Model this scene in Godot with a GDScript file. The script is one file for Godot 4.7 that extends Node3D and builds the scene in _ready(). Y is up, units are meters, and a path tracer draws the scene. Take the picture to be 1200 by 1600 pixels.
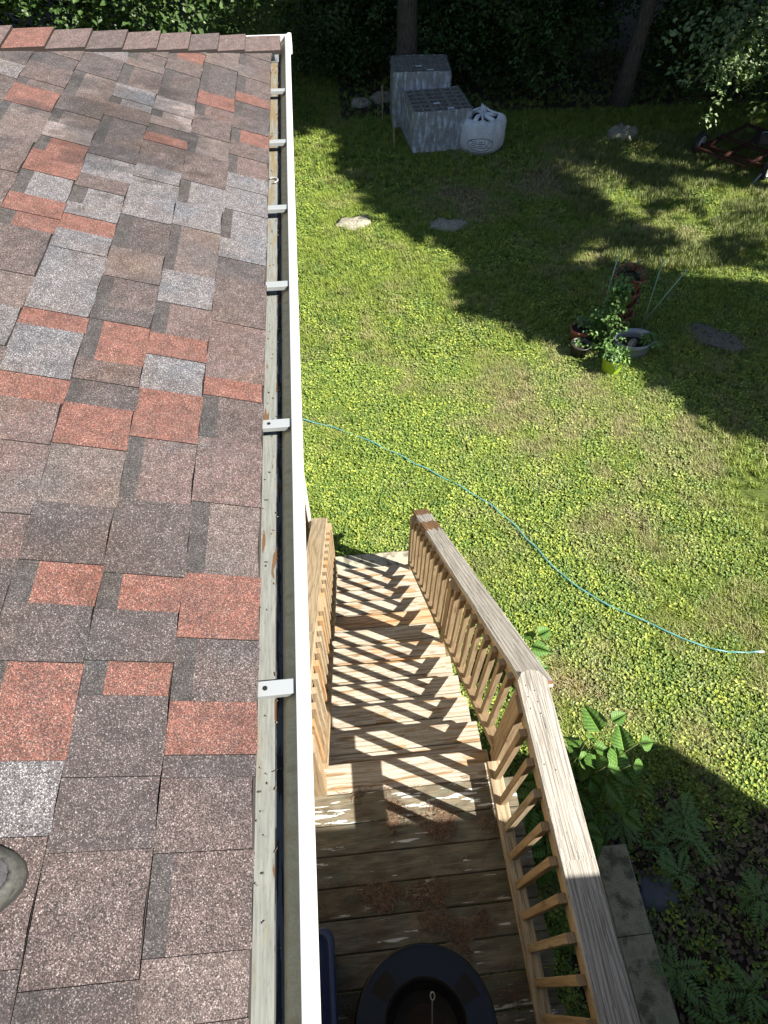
extends Node3D
# A view straight down from a roof edge: shingles and gutter on the left, wooden stairs and a landing below, a lawn with trees beyond.

const SUN := Vector3(0.92, 1.0, 0.485)          # towards the sun
const EAVE := Vector3(-0.183, 4.675, -3.85)     # lower corner of the shingles at the far end
const CA := 0.9487
const SA := 0.3162
var rng := RandomNumberGenerator.new()
var used := {}
var M := {}
var lit_lawn := PackedVector2Array()
var lit_patch := PackedVector2Array()
var patch_noise := FastNoiseLite.new()
var dry_noise := FastNoiseLite.new()
var fine_noise := FastNoiseLite.new()

# ------------------------------------------------------------------ helpers
class MB:
	var st := SurfaceTool.new()
	var n := 0
	func _init(smooth := false):
		st.begin(Mesh.PRIMITIVE_TRIANGLES)
		st.set_smooth_group(0 if smooth else -1)
	func vert(p: Vector3, uv: Vector2, c: Color):
		st.set_color(c); st.set_uv(uv); st.add_vertex(p)
	func tri(a: Vector3, b: Vector3, c: Vector3, ua := Vector2(), ub := Vector2(), uc := Vector2(), col := Color.WHITE):
		vert(a, ua, col); vert(b, ub, col); vert(c, uc, col)
	func quad(a: Vector3, b: Vector3, c: Vector3, d: Vector3, ua := Vector2(), ub := Vector2(), uc := Vector2(), ud := Vector2(), col := Color.WHITE):
		tri(a, b, c, ua, ub, uc, col); tri(a, c, d, ua, uc, ud, col)
	func quadc(p: Array, uv: Array, c: Array):
		for i in [0, 1, 2, 0, 2, 3]: vert(p[i], uv[i], c[i])
	# a quad whose front faces away from the point inside
	func face(a: Vector3, b: Vector3, c: Vector3, d: Vector3, inside: Vector3, col := Color.WHITE):
		var nn = (c - a).cross(b - a)
		if nn.dot((a + b + c + d) / 4.0 - inside) < 0.0:
			quad(a, d, c, b, Vector2(0, 0), Vector2(0, 1), Vector2(1, 1), Vector2(1, 0), col)
		else:
			quad(a, b, c, d, Vector2(0, 0), Vector2(1, 0), Vector2(1, 1), Vector2(0, 1), col)
	# a board from a to b, w across, h along up, chamfered along its length; the grain runs along v
	func bar(a: Vector3, b: Vector3, w: float, h: float, up := Vector3.UP, ch := 0.004, off := Vector2.ZERO, end_up := false, us := 0.32, vs := 2.0):
		var dir = (b - a).normalized()
		var side = dir.cross(up).normalized()
		var u = up.normalized() if end_up else side.cross(dir).normalized()
		var x = w / 2.0; var y = h / 2.0; var k = minf(ch, minf(x, y) * 0.8)
		var sec = [Vector2(-x + k, y), Vector2(x - k, y), Vector2(x, y - k), Vector2(x, -y + k), Vector2(x - k, -y), Vector2(-x + k, -y), Vector2(-x, -y + k), Vector2(-x, y - k)]
		var per = 0.0; var L = (b - a).length()
		for i in 8:
			var p = sec[i]; var q = sec[(i + 1) % 8]; var l = p.distance_to(q)
			var o1 = side * p.x + u * p.y; var o2 = side * q.x + u * q.y
			var u1 = off.x + per / us; var u2 = off.x + (per + l) / us
			var v1 = off.y; var v2 = off.y + L / vs
			quad(a + o1, b + o1, b + o2, a + o2, Vector2(u1, v1), Vector2(u1, v2), Vector2(u2, v2), Vector2(u2, v1))
			per += l
		for i in range(1, 7):
			var p0 = sec[0]; var p1 = sec[i]; var p2 = sec[i + 1]
			var f = func(p, e): return e + side * p.x + u * p.y
			var t = func(p): return off + Vector2(p.x / us * 3.0, p.y / vs * 3.0)
			tri(f.call(p0, a), f.call(p1, a), f.call(p2, a), t.call(p0), t.call(p1), t.call(p2))
			tri(f.call(p0, b), f.call(p2, b), f.call(p1, b), t.call(p0), t.call(p2), t.call(p1))
	func box(c: Vector3, s: Vector3, ch := 0.004):
		bar(c - Vector3(0, 0, s.z / 2), c + Vector3(0, 0, s.z / 2), s.x, s.y, Vector3.UP, ch)
	func tube(pts: Array, radii, sides := 8, cap := true):
		var rings = []
		for i in pts.size():
			var d = (pts[mini(i + 1, pts.size() - 1)] - pts[maxi(i - 1, 0)]).normalized()
			var ref = Vector3.UP if absf(d.y) < 0.9 else Vector3.RIGHT
			var s = d.cross(ref).normalized(); var u = s.cross(d)
			var r = radii[i] if radii is Array else radii
			var ring = []
			for k in sides:
				var a = TAU * k / sides
				ring.append(pts[i] + s * cos(a) * r + u * sin(a) * r)
			rings.append(ring)
		var along = 0.0
		for i in pts.size() - 1:
			var l = pts[i].distance_to(pts[i + 1])
			for k in sides:
				var k2 = (k + 1) % sides
				quad(rings[i][k], rings[i][k2], rings[i + 1][k2], rings[i + 1][k], Vector2(float(k) / sides, along), Vector2(float(k + 1) / sides, along), Vector2(float(k + 1) / sides, along + l), Vector2(float(k) / sides, along + l))
			along += l
		if cap:
			for k in range(1, sides - 1):
				tri(rings[0][0], rings[0][k + 1], rings[0][k])
				var e = rings[rings.size() - 1]
				tri(e[0], e[k], e[k + 1])
	# profile: Vector2(radius, height), from the axis' outside upwards or anyhow; flip turns the faces
	func lathe(prof: Array, sides := 32, sx := 1.0, sz := 1.0, col := Color.WHITE, wob = null):
		for i in prof.size() - 1:
			for k in sides:
				var a1 = TAU * k / sides; var a2 = TAU * (k + 1) / sides
				var p = prof[i]; var q = prof[i + 1]
				var w1 = 1.0; var w2 = 1.0
				if wob != null:
					w1 = 1.0 + wob * sin(a1 * 3.0 + 1.0) ; w2 = 1.0 + wob * sin(a2 * 3.0 + 1.0)
				var A = Vector3(cos(a1) * p.x * sx * w1, p.y, sin(a1) * p.x * sz * w1); var B = Vector3(cos(a2) * p.x * sx * w2, p.y, sin(a2) * p.x * sz * w2)
				var C = Vector3(cos(a2) * q.x * sx * w2, q.y, sin(a2) * q.x * sz * w2); var D = Vector3(cos(a1) * q.x * sx * w1, q.y, sin(a1) * q.x * sz * w1)
				var u1 = float(k) / sides; var u2 = float(k + 1) / sides
				var v1 = float(i) / (prof.size() - 1); var v2 = float(i + 1) / (prof.size() - 1)
				if p.x > 0.0001: tri(A, B, C, Vector2(u1, v1), Vector2(u2, v1), Vector2(u2, v2), col)
				if q.x > 0.0001: tri(A, C, D, Vector2(u1, v1), Vector2(u2, v2), Vector2(u1, v2), col)
	# a stone: a sphere pushed about by noise
	func stone(size: Vector3, sd: int, amount := 0.35, rows := 14):
		var fn = FastNoiseLite.new(); fn.seed = sd; fn.frequency = 0.9
		var pt = func(i, k):
			var th = PI * i / rows; var ph = TAU * (k % (rows * 2)) / (rows * 2)
			var d = Vector3(sin(th) * cos(ph), cos(th), sin(th) * sin(ph))
			var r = 1.0 + amount * fn.get_noise_3dv(d * 1.3) + amount * 0.35 * fn.get_noise_3dv(d * 5.0)
			return d * r * size
		for i in rows:
			for k in rows * 2:
				var a = pt.call(i, k); var b = pt.call(i, k + 1); var c = pt.call(i + 1, k + 1); var d = pt.call(i + 1, k)
				if i < rows - 1: tri(a, c, d)
				if i > 0: tri(a, b, c)
	func mesh() -> ArrayMesh:
		st.generate_normals()
		return st.commit()

func numbered(called: String) -> String:
	if not used.has(called):
		used[called] = 0
		return called
	used[called] += 1
	return "%s_%03d" % [called, used[called]]

func tag(o, label := "", category := "", group := "", kind := ""):
	if label: o.set_meta("label", label)
	if category: o.set_meta("category", category)
	if group: o.set_meta("group", group)
	if kind: o.set_meta("kind", kind)
	return o

func thing(called, label, category, at := Vector3.ZERO, group := "") -> Node3D:
	var o := Node3D.new()
	o.name = numbered(called)
	add_child(o, true)
	o.position = at
	tag(o, label, category, group)
	return o

func obj(called: String, m, mat: Material, parent: Node = null) -> MeshInstance3D:
	var o := MeshInstance3D.new()
	o.mesh = m.mesh() if m is MB else m
	o.material_override = mat
	if parent == null:
		o.name = numbered(called)
		add_child(o, true)
	else:
		var c = 0; var nm = called
		while parent.has_node(NodePath(nm)):
			c += 1; nm = "%s_%03d" % [called, c]
		o.name = nm
		parent.add_child(o, true)
	return o

func many(called: String, m: Mesh, mat: Material, xf: Array, cols: Array, parent: Node = null) -> MultiMeshInstance3D:
	var mm := MultiMesh.new()
	mm.transform_format = MultiMesh.TRANSFORM_3D
	mm.use_colors = true
	mm.mesh = m
	mm.instance_count = xf.size()
	for i in xf.size():
		mm.set_instance_transform(i, xf[i])
		mm.set_instance_color(i, cols[i])
	var o := MultiMeshInstance3D.new()
	o.multimesh = mm
	o.material_override = mat
	o.name = numbered(called) if parent == null else called
	(self if parent == null else parent).add_child(o, true)
	o.set_meta("kind", "stuff")
	return o

func off() -> Vector2:
	return Vector2(rng.randf(), rng.randf())

func lin(r, g, b) -> Color:
	return Color(r, g, b).linear_to_srgb()

func mat(c: Color, rough := 0.8, tex: Texture2D = null, metal := 0.0) -> StandardMaterial3D:
	var m := StandardMaterial3D.new()
	m.albedo_color = c
	m.roughness = rough
	m.metallic = metal
	if tex: m.albedo_texture = tex
	m.cull_mode = BaseMaterial3D.CULL_DISABLED
	return m

func tri_mat(c: Color, rough: float, tex: Texture2D, scale: float, world := true) -> StandardMaterial3D:
	var m = mat(c, rough, tex)
	m.uv1_triplanar = true
	m.uv1_world_triplanar = world
	m.uv1_scale = Vector3.ONE * scale
	return m

func noise(sd: int, freq: float, oct := 3) -> FastNoiseLite:
	var n := FastNoiseLite.new()
	n.seed = sd; n.frequency = freq; n.fractal_octaves = oct
	n.noise_type = FastNoiseLite.TYPE_SIMPLEX_SMOOTH
	return n

func to_tex(w: int, h: int, data: PackedByteArray) -> ImageTexture:
	return ImageTexture.create_from_image(Image.create_from_data(w, h, false, Image.FORMAT_RGB8, data))

# ------------------------------------------------------------------ textures
# mineral granules: each is one or two pixels of one of the palette's colours
func granule_tex(sd: int, palette: Array, weights: Array) -> ImageTexture:
	var r = RandomNumberGenerator.new(); r.seed = sd
	var S = 320
	var cells = PackedInt32Array(); cells.resize(S * S)
	for i in S * S:
		var x = r.randf(); var k = 0
		while k < weights.size() - 1 and x > weights[k]:
			x -= weights[k]; k += 1
		cells[i] = k
	for i in S * S:      # granules of two pixels here and there
		if r.randf() < 0.55: cells[i] = cells[(i + (1 if r.randf() < 0.5 else S)) % (S * S)]
	var d = PackedByteArray(); d.resize(S * S * 3)
	var blotch = noise(sd, 0.02, 3)
	for y in S:
		for x in S:
			var i = y * S + x
			var c: Color = palette[cells[i]]
			var f = (0.68 + 0.64 * r.randf()) * (1.0 + 0.16 * blotch.get_noise_2d(x, y))
			d[i * 3] = clampi(int(c.r * f * 255), 0, 255); d[i * 3 + 1] = clampi(int(c.g * f * 255), 0, 255); d[i * 3 + 2] = clampi(int(c.b * f * 255), 0, 255)
	return to_tex(S, S, d)

# grain along v; light is the wood, dark its late wood, weather how many cracks it has
func wood_tex(sd: int, light: Color, dark: Color, rings: float, weather: float, knots := 5, stains := [], stain_amount := 0.0) -> ImageTexture:
	var W = 256; var H = 1024
	var n1 = noise(sd, 0.006, 2); var n2 = noise(sd + 1, 0.03, 3); var n3 = noise(sd + 2, 0.25, 2)
	var r = RandomNumberGenerator.new(); r.seed = sd
	var kn = []
	for i in knots: kn.append(Vector3(r.randf() * W, r.randf() * H, 6 + r.randf() * 8))
	var d = PackedByteArray(); d.resize(W * H * 3)
	for y in H:
		for x in W:
			var bend = n1.get_noise_2d(x * 0.8, y * 0.22) * 9.0
			var knot = 0.0; var push = 0.0
			for k in kn:
				var dx = x - k.x; var dy = (y - k.y) * 0.45
				if absf(dx) < 60 and absf(dy) < 60:
					var q = sqrt(dx * dx + dy * dy) / k.z
					push += exp(-q * 0.7) * 5.0
					if q < 1.0: knot = maxf(knot, 1.0 - q * 0.5)
			var ring = 0.5 + 0.5 * sin(x * rings * 0.14 + bend + push)
			ring = pow(ring, 2.2)
			var fib = n3.get_noise_2d(x * 2.2, y * 0.05)
			var blot = n2.get_noise_2d(x * 0.7, y * 0.12)
			var t = clampf(ring * 0.55 + fib * 0.30 + blot * 0.35 + knot * 0.7, 0.0, 1.0)
			var c = light.lerp(dark, t)
			if weather > 0.0:
				var crack = n3.get_noise_2d(x * 3.1 + 400.0, y * 0.018)
				if blot > 0.33 and stain_amount > 0.0: c = Color(c.r * 0.94, c.g * 0.84, c.b * 0.71)
				if crack > 0.62 - weather * 0.25: c = c.lerp(dark.darkened(0.55), 0.75)
			for s in stains:   # [v from, v to, colour]
				var e = n2.get_noise_2d(x * 1.5, y) * 22.0
				if y + e > s[0] * H and y + e < s[1] * H: c = Color(c.r * s[2].r, c.g * s[2].g, c.b * s[2].b)
			var i = (y * W + x) * 3
			d[i] = int(clampf(c.r, 0, 1) * 255); d[i + 1] = int(clampf(c.g, 0, 1) * 255); d[i + 2] = int(clampf(c.b, 0, 1) * 255)
	return to_tex(W, H, d)

# old deck boards: brown wood, moss and chips of white paint
func old_board_tex(sd: int, left := 0.60) -> ImageTexture:
	var W = 256; var H = 1024
	var a = noise(sd, 0.02, 4); var b = noise(sd + 3, 0.012, 5); var g = noise(sd + 5, 0.2, 2)
	var paint = noise(sd + 9, 0.03, 5); var where = noise(sd + 11, 0.006, 2)
	var d = PackedByteArray(); d.resize(W * H * 3)
	for y in H:
		for x in W:
			var t = clampf(0.5 + a.get_noise_2d(x, y * 0.4) * 0.9, 0, 1)
			var c = Color(0.57, 0.53, 0.455).lerp(Color(0.385, 0.355, 0.30), t)
			c = c.lerp(Color(0.46, 0.47, 0.42), clampf(b.get_noise_2d(x, y * 0.6) * 1.8, 0, 0.8))
			c = c.darkened(clampf(g.get_noise_2d(x * 2.5, y * 0.06) * 0.5, 0.0, 0.45))
			var p = paint.get_noise_2d(x * 1.3, y * 0.22) + where.get_noise_2d(x, y) * 0.55
			if p > left: c = Color(0.86, 0.87, 0.88)
			elif p > left - 0.015: c = c.darkened(0.3)
			var i = (y * W + x) * 3
			d[i] = int(c.r * 255); d[i + 1] = int(c.g * 255); d[i + 2] = int(c.b * 255)
	return to_tex(W, H, d)

func blotch_tex(sd: int, S: int, cols: Array, f1: float, speck: float, f2 := 0.15) -> ImageTexture:
	var a = noise(sd, f1, 5); var b = noise(sd + 1, f2, 3); var r = RandomNumberGenerator.new(); r.seed = sd
	var d = PackedByteArray(); d.resize(S * S * 3)
	for y in S:
		for x in S:
			var t = clampf(0.5 + a.get_noise_2d(x, y) * 1.1 + b.get_noise_2d(x, y) * 0.35, 0.0, 0.999) * (cols.size() - 1)
			var k = int(t)
			var c: Color = cols[k].lerp(cols[k + 1], t - k)
			var f = 1.0 + speck * (r.randf() - 0.5)
			var i = (y * S + x) * 3
			d[i] = clampi(int(c.r * f * 255), 0, 255); d[i + 1] = clampi(int(c.g * f * 255), 0, 255); d[i + 2] = clampi(int(c.b * f * 255), 0, 255)
	return to_tex(S, S, d)

# how dry the lawn is at a place, 0 green to 1 straw
func dryness(x: float, z: float) -> float:
	var v = dry_noise.get_noise_2d(x * 1.0, z * 1.0) * 0.42 + fine_noise.get_noise_2d(x, z) * 0.62
	for s in [[2.75, -11.5, 0.8, 1.0], [4.5, -11.9, 0.8, 0.9], [4.9, -12.6, 0.9, 0.4], [2.2, -5.8, 1.6, 0.16], [3.1, -5.0, 1.4, 0.2], [3.9, -5.6, 1.2, 0.22], [5.6, -10.0, 0.9, 0.4], [4.2, -9.6, 0.8, 0.3], [2.1, -2.0, 0.5, 0.35]]:
		var q = Vector2(x - s[0], z - s[1]).length() / s[2]
		v += s[3] * exp(-q * q)
	v -= 0.20 * exp(-pow(Vector2(x - 0.6, z + 4.6).length() / 1.5, 2.0))
	if z < -6.5: v -= 0.14 * clampf((-6.5 - z) / 2.0, 0.0, 1.0)
	return clampf(v, -0.3, 1.0)

# the bare, littered soil beside the landing
func bare(x: float, z: float) -> float:
	var d = Vector2((x - 2.5) / 1.1, (z - 0.05) / 1.15).length() + fine_noise.get_noise_2d(x * 1.7, z * 1.7) * 0.35
	return clampf((1.12 - d) * 4.0, 0.0, 1.0)

func lawn_tex() -> ImageTexture:
	var S = 1024
	var r = RandomNumberGenerator.new(); r.seed = 5
	var g = noise(61, 0.35, 3)
	var d = PackedByteArray(); d.resize(S * S * 3)
	for y in S:
		for x in S:
			var wx = -7.0 + 20.0 * x / S; var wz = -20.0 + 24.0 * y / S
			var t = dryness(wx, wz); var b = bare(wx, wz)
			var k = g.get_noise_2d(x, y)
			var c = Color(0.31, 0.37, 0.11).lerp(Color(0.54, 0.49, 0.29), clampf(t + k * 0.4, 0, 1))
			c = c.lerp(Color(0.20, 0.155, 0.115), b)
			if wz < -15.2 and wx > 0.6: c = c.lerp(Color(0.17, 0.14, 0.10), clampf((-15.2 - wz) * 2.0, 0, 1))
			c = c.darkened(0.25 * r.randf())
			var i = (y * S + x) * 3
			d[i] = int(c.r * 255); d[i + 1] = int(c.g * 255); d[i + 2] = int(c.b * 255)
	return to_tex(S, S, d)

func gutter_tex() -> ImageTexture:      # u across, v along: dried silt, rust and a painted shade band on bare metal
	var W = 128; var H = 1024
	var a = noise(71, 0.03, 4); var b = noise(72, 0.15, 3); var e = noise(73, 0.008, 3)
	var d = PackedByteArray(); d.resize(W * H * 3)
	for y in H:
		for x in W:
			var c = Color(0.60, 0.61, 0.59).lerp(Color(0.52, 0.53, 0.51), clampf(0.5 + b.get_noise_2d(x, y * 0.3), 0, 1))
			var far = clampf((float(y) / H - 0.50) * 4.0, 0, 1)
			var s = a.get_noise_2d(x * 1.3, y * 0.6) * 0.8 + far * 0.62
			c = c.lerp(Color(0.56, 0.46, 0.30), clampf(s * 1.4 - 0.35, 0, 0.8))
			if b.get_noise_2d(x * 1.5 + 90, y * 1.2) > 0.42: c = c.darkened(0.1)
			if x > 105 and x < 121:      # the lip's shade painted in as grey, spotted with black leaf mould
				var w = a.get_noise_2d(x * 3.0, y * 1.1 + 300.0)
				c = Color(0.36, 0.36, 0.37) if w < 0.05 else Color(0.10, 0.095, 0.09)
			if e.get_noise_2d(x * 3.0, y * 3.0) > 0.5: c = c.lerp(Color(0.40, 0.24, 0.10), 0.7)
			var i = (y * W + x) * 3
			d[i] = int(c.r * 255); d[i + 1] = int(c.g * 255); d[i + 2] = int(c.b * 255)
	return to_tex(W, H, d)

func bag_tex() -> ImageTexture:        # woven white cloth with a faded oval print
	var S = 512
	var fn = noise(81, 0.02, 4); var r = RandomNumberGenerator.new(); r.seed = 8
	var im := Image.create(S, S, false, Image.FORMAT_RGB8)
	for y in S:
		for x in S:
			var f = 0.80 + 0.07 * fn.get_noise_2d(x, y) + (0.03 if (x + y) % 4 < 2 else 0.0)
			im.set_pixel(x, y, Color(f * 0.97, f * 0.99, f * 1.02))
	var ink := Color(0.16, 0.19, 0.25)
	for k in 1400:
		var a = TAU * k / 1400.0
		for w in 5:
			var p = Vector2(128 + cos(a) * (92 + w), 330 + sin(a) * (84 + w))
			if r.randf() < 0.8: im.fill_rect(Rect2i(int(p.x), int(p.y), 2, 3), ink)
	for row in 4:
		var x = 62
		while x < 194:
			var w = 6 + r.randi() % 8
			if r.randf() < 0.85: im.fill_rect(Rect2i(x, 280 + row * 26 + r.randi() % 3, w, 11 + r.randi() % 5), ink.lightened(r.randf() * 0.25))
			x += w + 4
	for row in 2:
		var x = 24
		while x < 232:
			var w = 8 + r.randi() % 12
			im.fill_rect(Rect2i(x, 436 + row * 26, w, 15), ink.lightened(r.randf() * 0.3))
			x += w + 4
	return ImageTexture.create_from_image(im)

func film_tex() -> ImageTexture:       # creased stretch film: milky, streaked upright
	var S = 256
	var a = noise(91, 0.05, 4); var b = noise(92, 0.02, 3)
	var im := Image.create(S, S, false, Image.FORMAT_RGBA8)
	for y in S:
		for x in S:
			var t = clampf(0.45 + a.get_noise_2d(x * 1.1, y * 0.16) * 1.0 + b.get_noise_2d(x, y) * 0.4, 0.0, 1.0)
			im.set_pixel(x, y, Color(0.84, 0.87, 0.90, 0.22 + 0.66 * t * t))
	return ImageTexture.create_from_image(im)

func materials():
	M.red = mat(Color.WHITE, 0.92, granule_tex(1, [Color(0.52, 0.335, 0.295), Color(0.41, 0.275, 0.25), Color(0.22, 0.195, 0.195), Color(0.64, 0.55, 0.52)], [0.44, 0.25, 0.20, 0.11]))
	M.rose = mat(Color.WHITE, 0.92, granule_tex(2, [Color(0.44, 0.345, 0.335), Color(0.36, 0.315, 0.315), Color(0.21, 0.19, 0.195), Color(0.63, 0.60, 0.60)], [0.38, 0.28, 0.22, 0.12]))
	M.grey = mat(Color.WHITE, 0.92, granule_tex(3, [Color(0.42, 0.405, 0.425), Color(0.35, 0.335, 0.35), Color(0.21, 0.20, 0.205), Color(0.70, 0.695, 0.715)], [0.42, 0.25, 0.16, 0.17]))
	M.brown = mat(Color.WHITE, 0.92, granule_tex(4, [Color(0.395, 0.345, 0.345), Color(0.325, 0.27, 0.27), Color(0.17, 0.155, 0.155), Color(0.62, 0.585, 0.58)], [0.36, 0.28, 0.24, 0.12]))
	M.dark = mat(Color.WHITE, 0.92, granule_tex(5, [Color(0.29, 0.265, 0.27), Color(0.22, 0.20, 0.205), Color(0.37, 0.32, 0.32), Color(0.60, 0.58, 0.59)], [0.36, 0.32, 0.22, 0.10]))
	M.tan_granule = mat(Color.WHITE, 0.92, granule_tex(6, [Color(0.425, 0.375, 0.37), Color(0.36, 0.32, 0.32), Color(0.20, 0.18, 0.18), Color(0.63, 0.595, 0.58)], [0.42, 0.26, 0.20, 0.12]))
	M.pale = mat(Color.WHITE, 0.92, granule_tex(7, [Color(0.50, 0.46, 0.46), Color(0.42, 0.38, 0.39), Color(0.30, 0.28, 0.28), Color(0.66, 0.63, 0.63)], [0.42, 0.27, 0.15, 0.16]))
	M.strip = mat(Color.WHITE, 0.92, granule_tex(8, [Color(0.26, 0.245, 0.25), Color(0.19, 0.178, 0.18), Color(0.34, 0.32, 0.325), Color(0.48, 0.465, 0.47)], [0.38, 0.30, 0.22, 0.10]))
	for k in ["red", "rose", "grey", "brown", "dark", "tan_granule", "pale", "strip"]:
		M[k].vertex_color_use_as_albedo = true
		M[k].albedo_color = Color(0.84, 0.84, 0.84)
	var grey_wood = wood_tex(11, Color(0.80, 0.785, 0.76), Color(0.53, 0.505, 0.475), 2.6, 1.0, 4)
	var pine = wood_tex(12, Color(0.70, 0.62, 0.505), Color(0.54, 0.455, 0.345), 1.3, 0.25, 6)
	var tread = wood_tex(13, Color(0.75, 0.72, 0.665), Color(0.54, 0.49, 0.43), 1.5, 0.7, 7, [], 1.0)
	M.cap = mat(Color(0.80, 0.80, 0.80), 0.85, grey_wood)
	M.cap_stained = mat(Color(0.85, 0.85, 0.85), 0.85, wood_tex(11, Color(0.80, 0.785, 0.76), Color(0.53, 0.505, 0.475), 2.6, 1.0, 4, [[-0.1, 0.052, Color(0.72, 0.55, 0.40)], [0.115, 0.19, Color(0.72, 0.55, 0.40)]]))
	M.cap_warm = mat(Color(0.84, 0.81, 0.76), 0.85, wood_tex(14, Color(0.74, 0.70, 0.63), Color(0.54, 0.485, 0.41), 1.4, 0.5, 7))
	M.pine = mat(Color(0.87, 0.86, 0.85), 0.8, pine)
	M.pine_red = mat(Color(0.95, 0.86, 0.78), 0.8, pine)
	M.tread = mat(Color(0.90, 0.895, 0.89), 0.85, tread)
	M.tread_red = mat(Color(0.92, 0.82, 0.72), 0.85, tread)
	M.deck = mat(Color(0.84, 0.85, 0.85), 0.9, old_board_tex(21))
	M.deck_painted = mat(Color(0.90, 0.90, 0.89), 0.9, old_board_tex(21, 0.36))
	M.deck_b = mat(Color(0.74, 0.74, 0.70), 0.9, old_board_tex(33))
	var conc = blotch_tex(41, 512, [Color(0.40, 0.39, 0.36), Color(0.56, 0.54, 0.50), Color(0.66, 0.64, 0.60), Color(0.58, 0.57, 0.52)], 0.012, 0.22)
	M.concrete = tri_mat(Color(1, 1, 0.97), 0.92, conc, 1.2)
	M.old_concrete = tri_mat(Color(0.95, 0.94, 0.88), 0.92, conc, 0.9)
	M.block = tri_mat(Color(0.86, 0.88, 0.92), 0.92, conc, 2.0)
	M.stone = tri_mat(Color(0.92, 0.92, 0.90), 0.9, blotch_tex(42, 256, [Color(0.34, 0.33, 0.31), Color(0.56, 0.54, 0.50), Color(0.70, 0.68, 0.64), Color(0.48, 0.50, 0.42)], 0.03, 0.25), 2.2)
	M.boulder = M.stone.duplicate()
	M.boulder.albedo_color = Color(0.62, 0.63, 0.62)
	M.white_metal = mat(Color(0.84, 0.845, 0.85), 0.4)
	M.white_paint = mat(Color(0.88, 0.87, 0.84), 0.6)
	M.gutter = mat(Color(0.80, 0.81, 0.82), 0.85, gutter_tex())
	M.bounce_tan = tri_mat(Color(1.0, 0.98, 0.93), 0.9, blotch_tex(43, 256, [Color(0.80, 0.70, 0.53), Color(0.90, 0.82, 0.66), Color(0.85, 0.76, 0.59)], 0.02, 0.12), 3.0)  # tan made lighter to stand in for light bounced inside the gutter
	M.grime = tri_mat(Color(1, 1, 1), 0.8, blotch_tex(44, 256, [Color(0.10, 0.10, 0.10), Color(0.32, 0.34, 0.38), Color(0.36, 0.38, 0.42), Color(0.08, 0.07, 0.06)], 0.02, 0.2), 6.0)
	M.zinc = tri_mat(Color(0.80, 0.82, 0.84), 0.42, blotch_tex(45, 256, [Color(0.60, 0.62, 0.64), Color(0.80, 0.82, 0.84), Color(0.70, 0.72, 0.74)], 0.03, 0.06), 3.0)
	M.zinc.metallic = 0.55
	M.hanger = mat(Color(0.66, 0.68, 0.69), 0.45, null, 0.4)
	M.siding = mat(Color(0.72, 0.66, 0.56), 0.7)
	M.soffit = mat(Color(0.82, 0.81, 0.78), 0.7)
	M.lawn = mat(Color.WHITE, 0.95, lawn_tex())
	M.earth = tri_mat(Color(0.85, 0.85, 0.8), 0.95, blotch_tex(46, 512, [Color(0.13, 0.11, 0.08), Color(0.22, 0.19, 0.12), Color(0.17, 0.19, 0.09), Color(0.26, 0.21, 0.15)], 0.03, 0.4), 0.3)
	M.bark = tri_mat(Color(0.9, 0.9, 0.9), 0.95, blotch_tex(47, 256, [Color(0.20, 0.18, 0.16), Color(0.38, 0.35, 0.32), Color(0.30, 0.27, 0.24), Color(0.48, 0.46, 0.43)], 0.03, 0.3), 1.2)
	M.bark.uv1_scale = Vector3(3.0, 0.6, 3.0)
	M.leaf = mat(Color.WHITE, 0.5)
	M.leaf.vertex_color_use_as_albedo = true
	M.leaf.backlight_enabled = true
	M.leaf.backlight = Color(0.35, 0.42, 0.10)
	M.grass = mat(Color.WHITE, 0.6)
	M.grass.vertex_color_use_as_albedo = true
	M.grass.backlight_enabled = true
	M.grass.backlight = Color(0.3, 0.36, 0.08)
	M.litter = mat(Color.WHITE, 0.9)
	M.litter.vertex_color_use_as_albedo = true
	var vein = blotch_tex(48, 128, [Color(0.78, 0.92, 0.70), Color(1, 1, 1), Color(0.86, 0.96, 0.8)], 0.05, 0.08)
	var S = 128
	var ld = PackedByteArray(); ld.resize(S * S * 3)
	var ln = noise(57, 0.05, 3)
	for y in S:
		for x in S:
			var s = absf(x - S / 2.0) / (S / 2.0)
			var q = fposmod(y / float(S) - s * 0.16, 0.125) / 0.125
			var k = 0.72 + 0.18 * ln.get_noise_2d(x, y) + 0.10 * sin(q * TAU)
			if q < 0.10 or s < 0.05: k = 1.0
			if ln.get_noise_2d(x * 1.7 + 70, y * 1.7) > 0.52: k *= 0.75
			var i = (y * S + x) * 3
			ld[i] = int(k * 235); ld[i + 1] = int(k * 250); ld[i + 2] = int(k * 215)
	M.big_leaf = mat(lin(0.15, 0.30, 0.06), 0.65, to_tex(S, S, ld))
	M.big_leaf.backlight_enabled = true
	M.big_leaf.backlight = Color(0.30, 0.42, 0.08)
	M.fern = mat(lin(0.11, 0.20, 0.045), 0.5, vein)
	M.fern.backlight_enabled = true
	M.fern.backlight = Color(0.28, 0.36, 0.08)
	M.stem = mat(lin(0.10, 0.13, 0.04), 0.6)
	M.black_metal = mat(lin(0.008, 0.008, 0.009), 0.2)
	M.black_metal.metallic_specular = 0.36
	M.black_matte = mat(lin(0.018, 0.017, 0.016), 0.55)
	M.black_matte.metallic_specular = 0.25
	M.ash = tri_mat(Color(0.7, 0.7, 0.7), 0.95, blotch_tex(49, 256, [Color(0.08, 0.06, 0.05), Color(0.20, 0.12, 0.09), Color(0.12, 0.10, 0.09), Color(0.28, 0.18, 0.13)], 0.06, 0.5), 5.0)
	M.navy = mat(lin(0.010, 0.022, 0.085), 0.28)
	M.wire = mat(Color(0.72, 0.73, 0.74), 0.35, null, 0.6)
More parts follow.
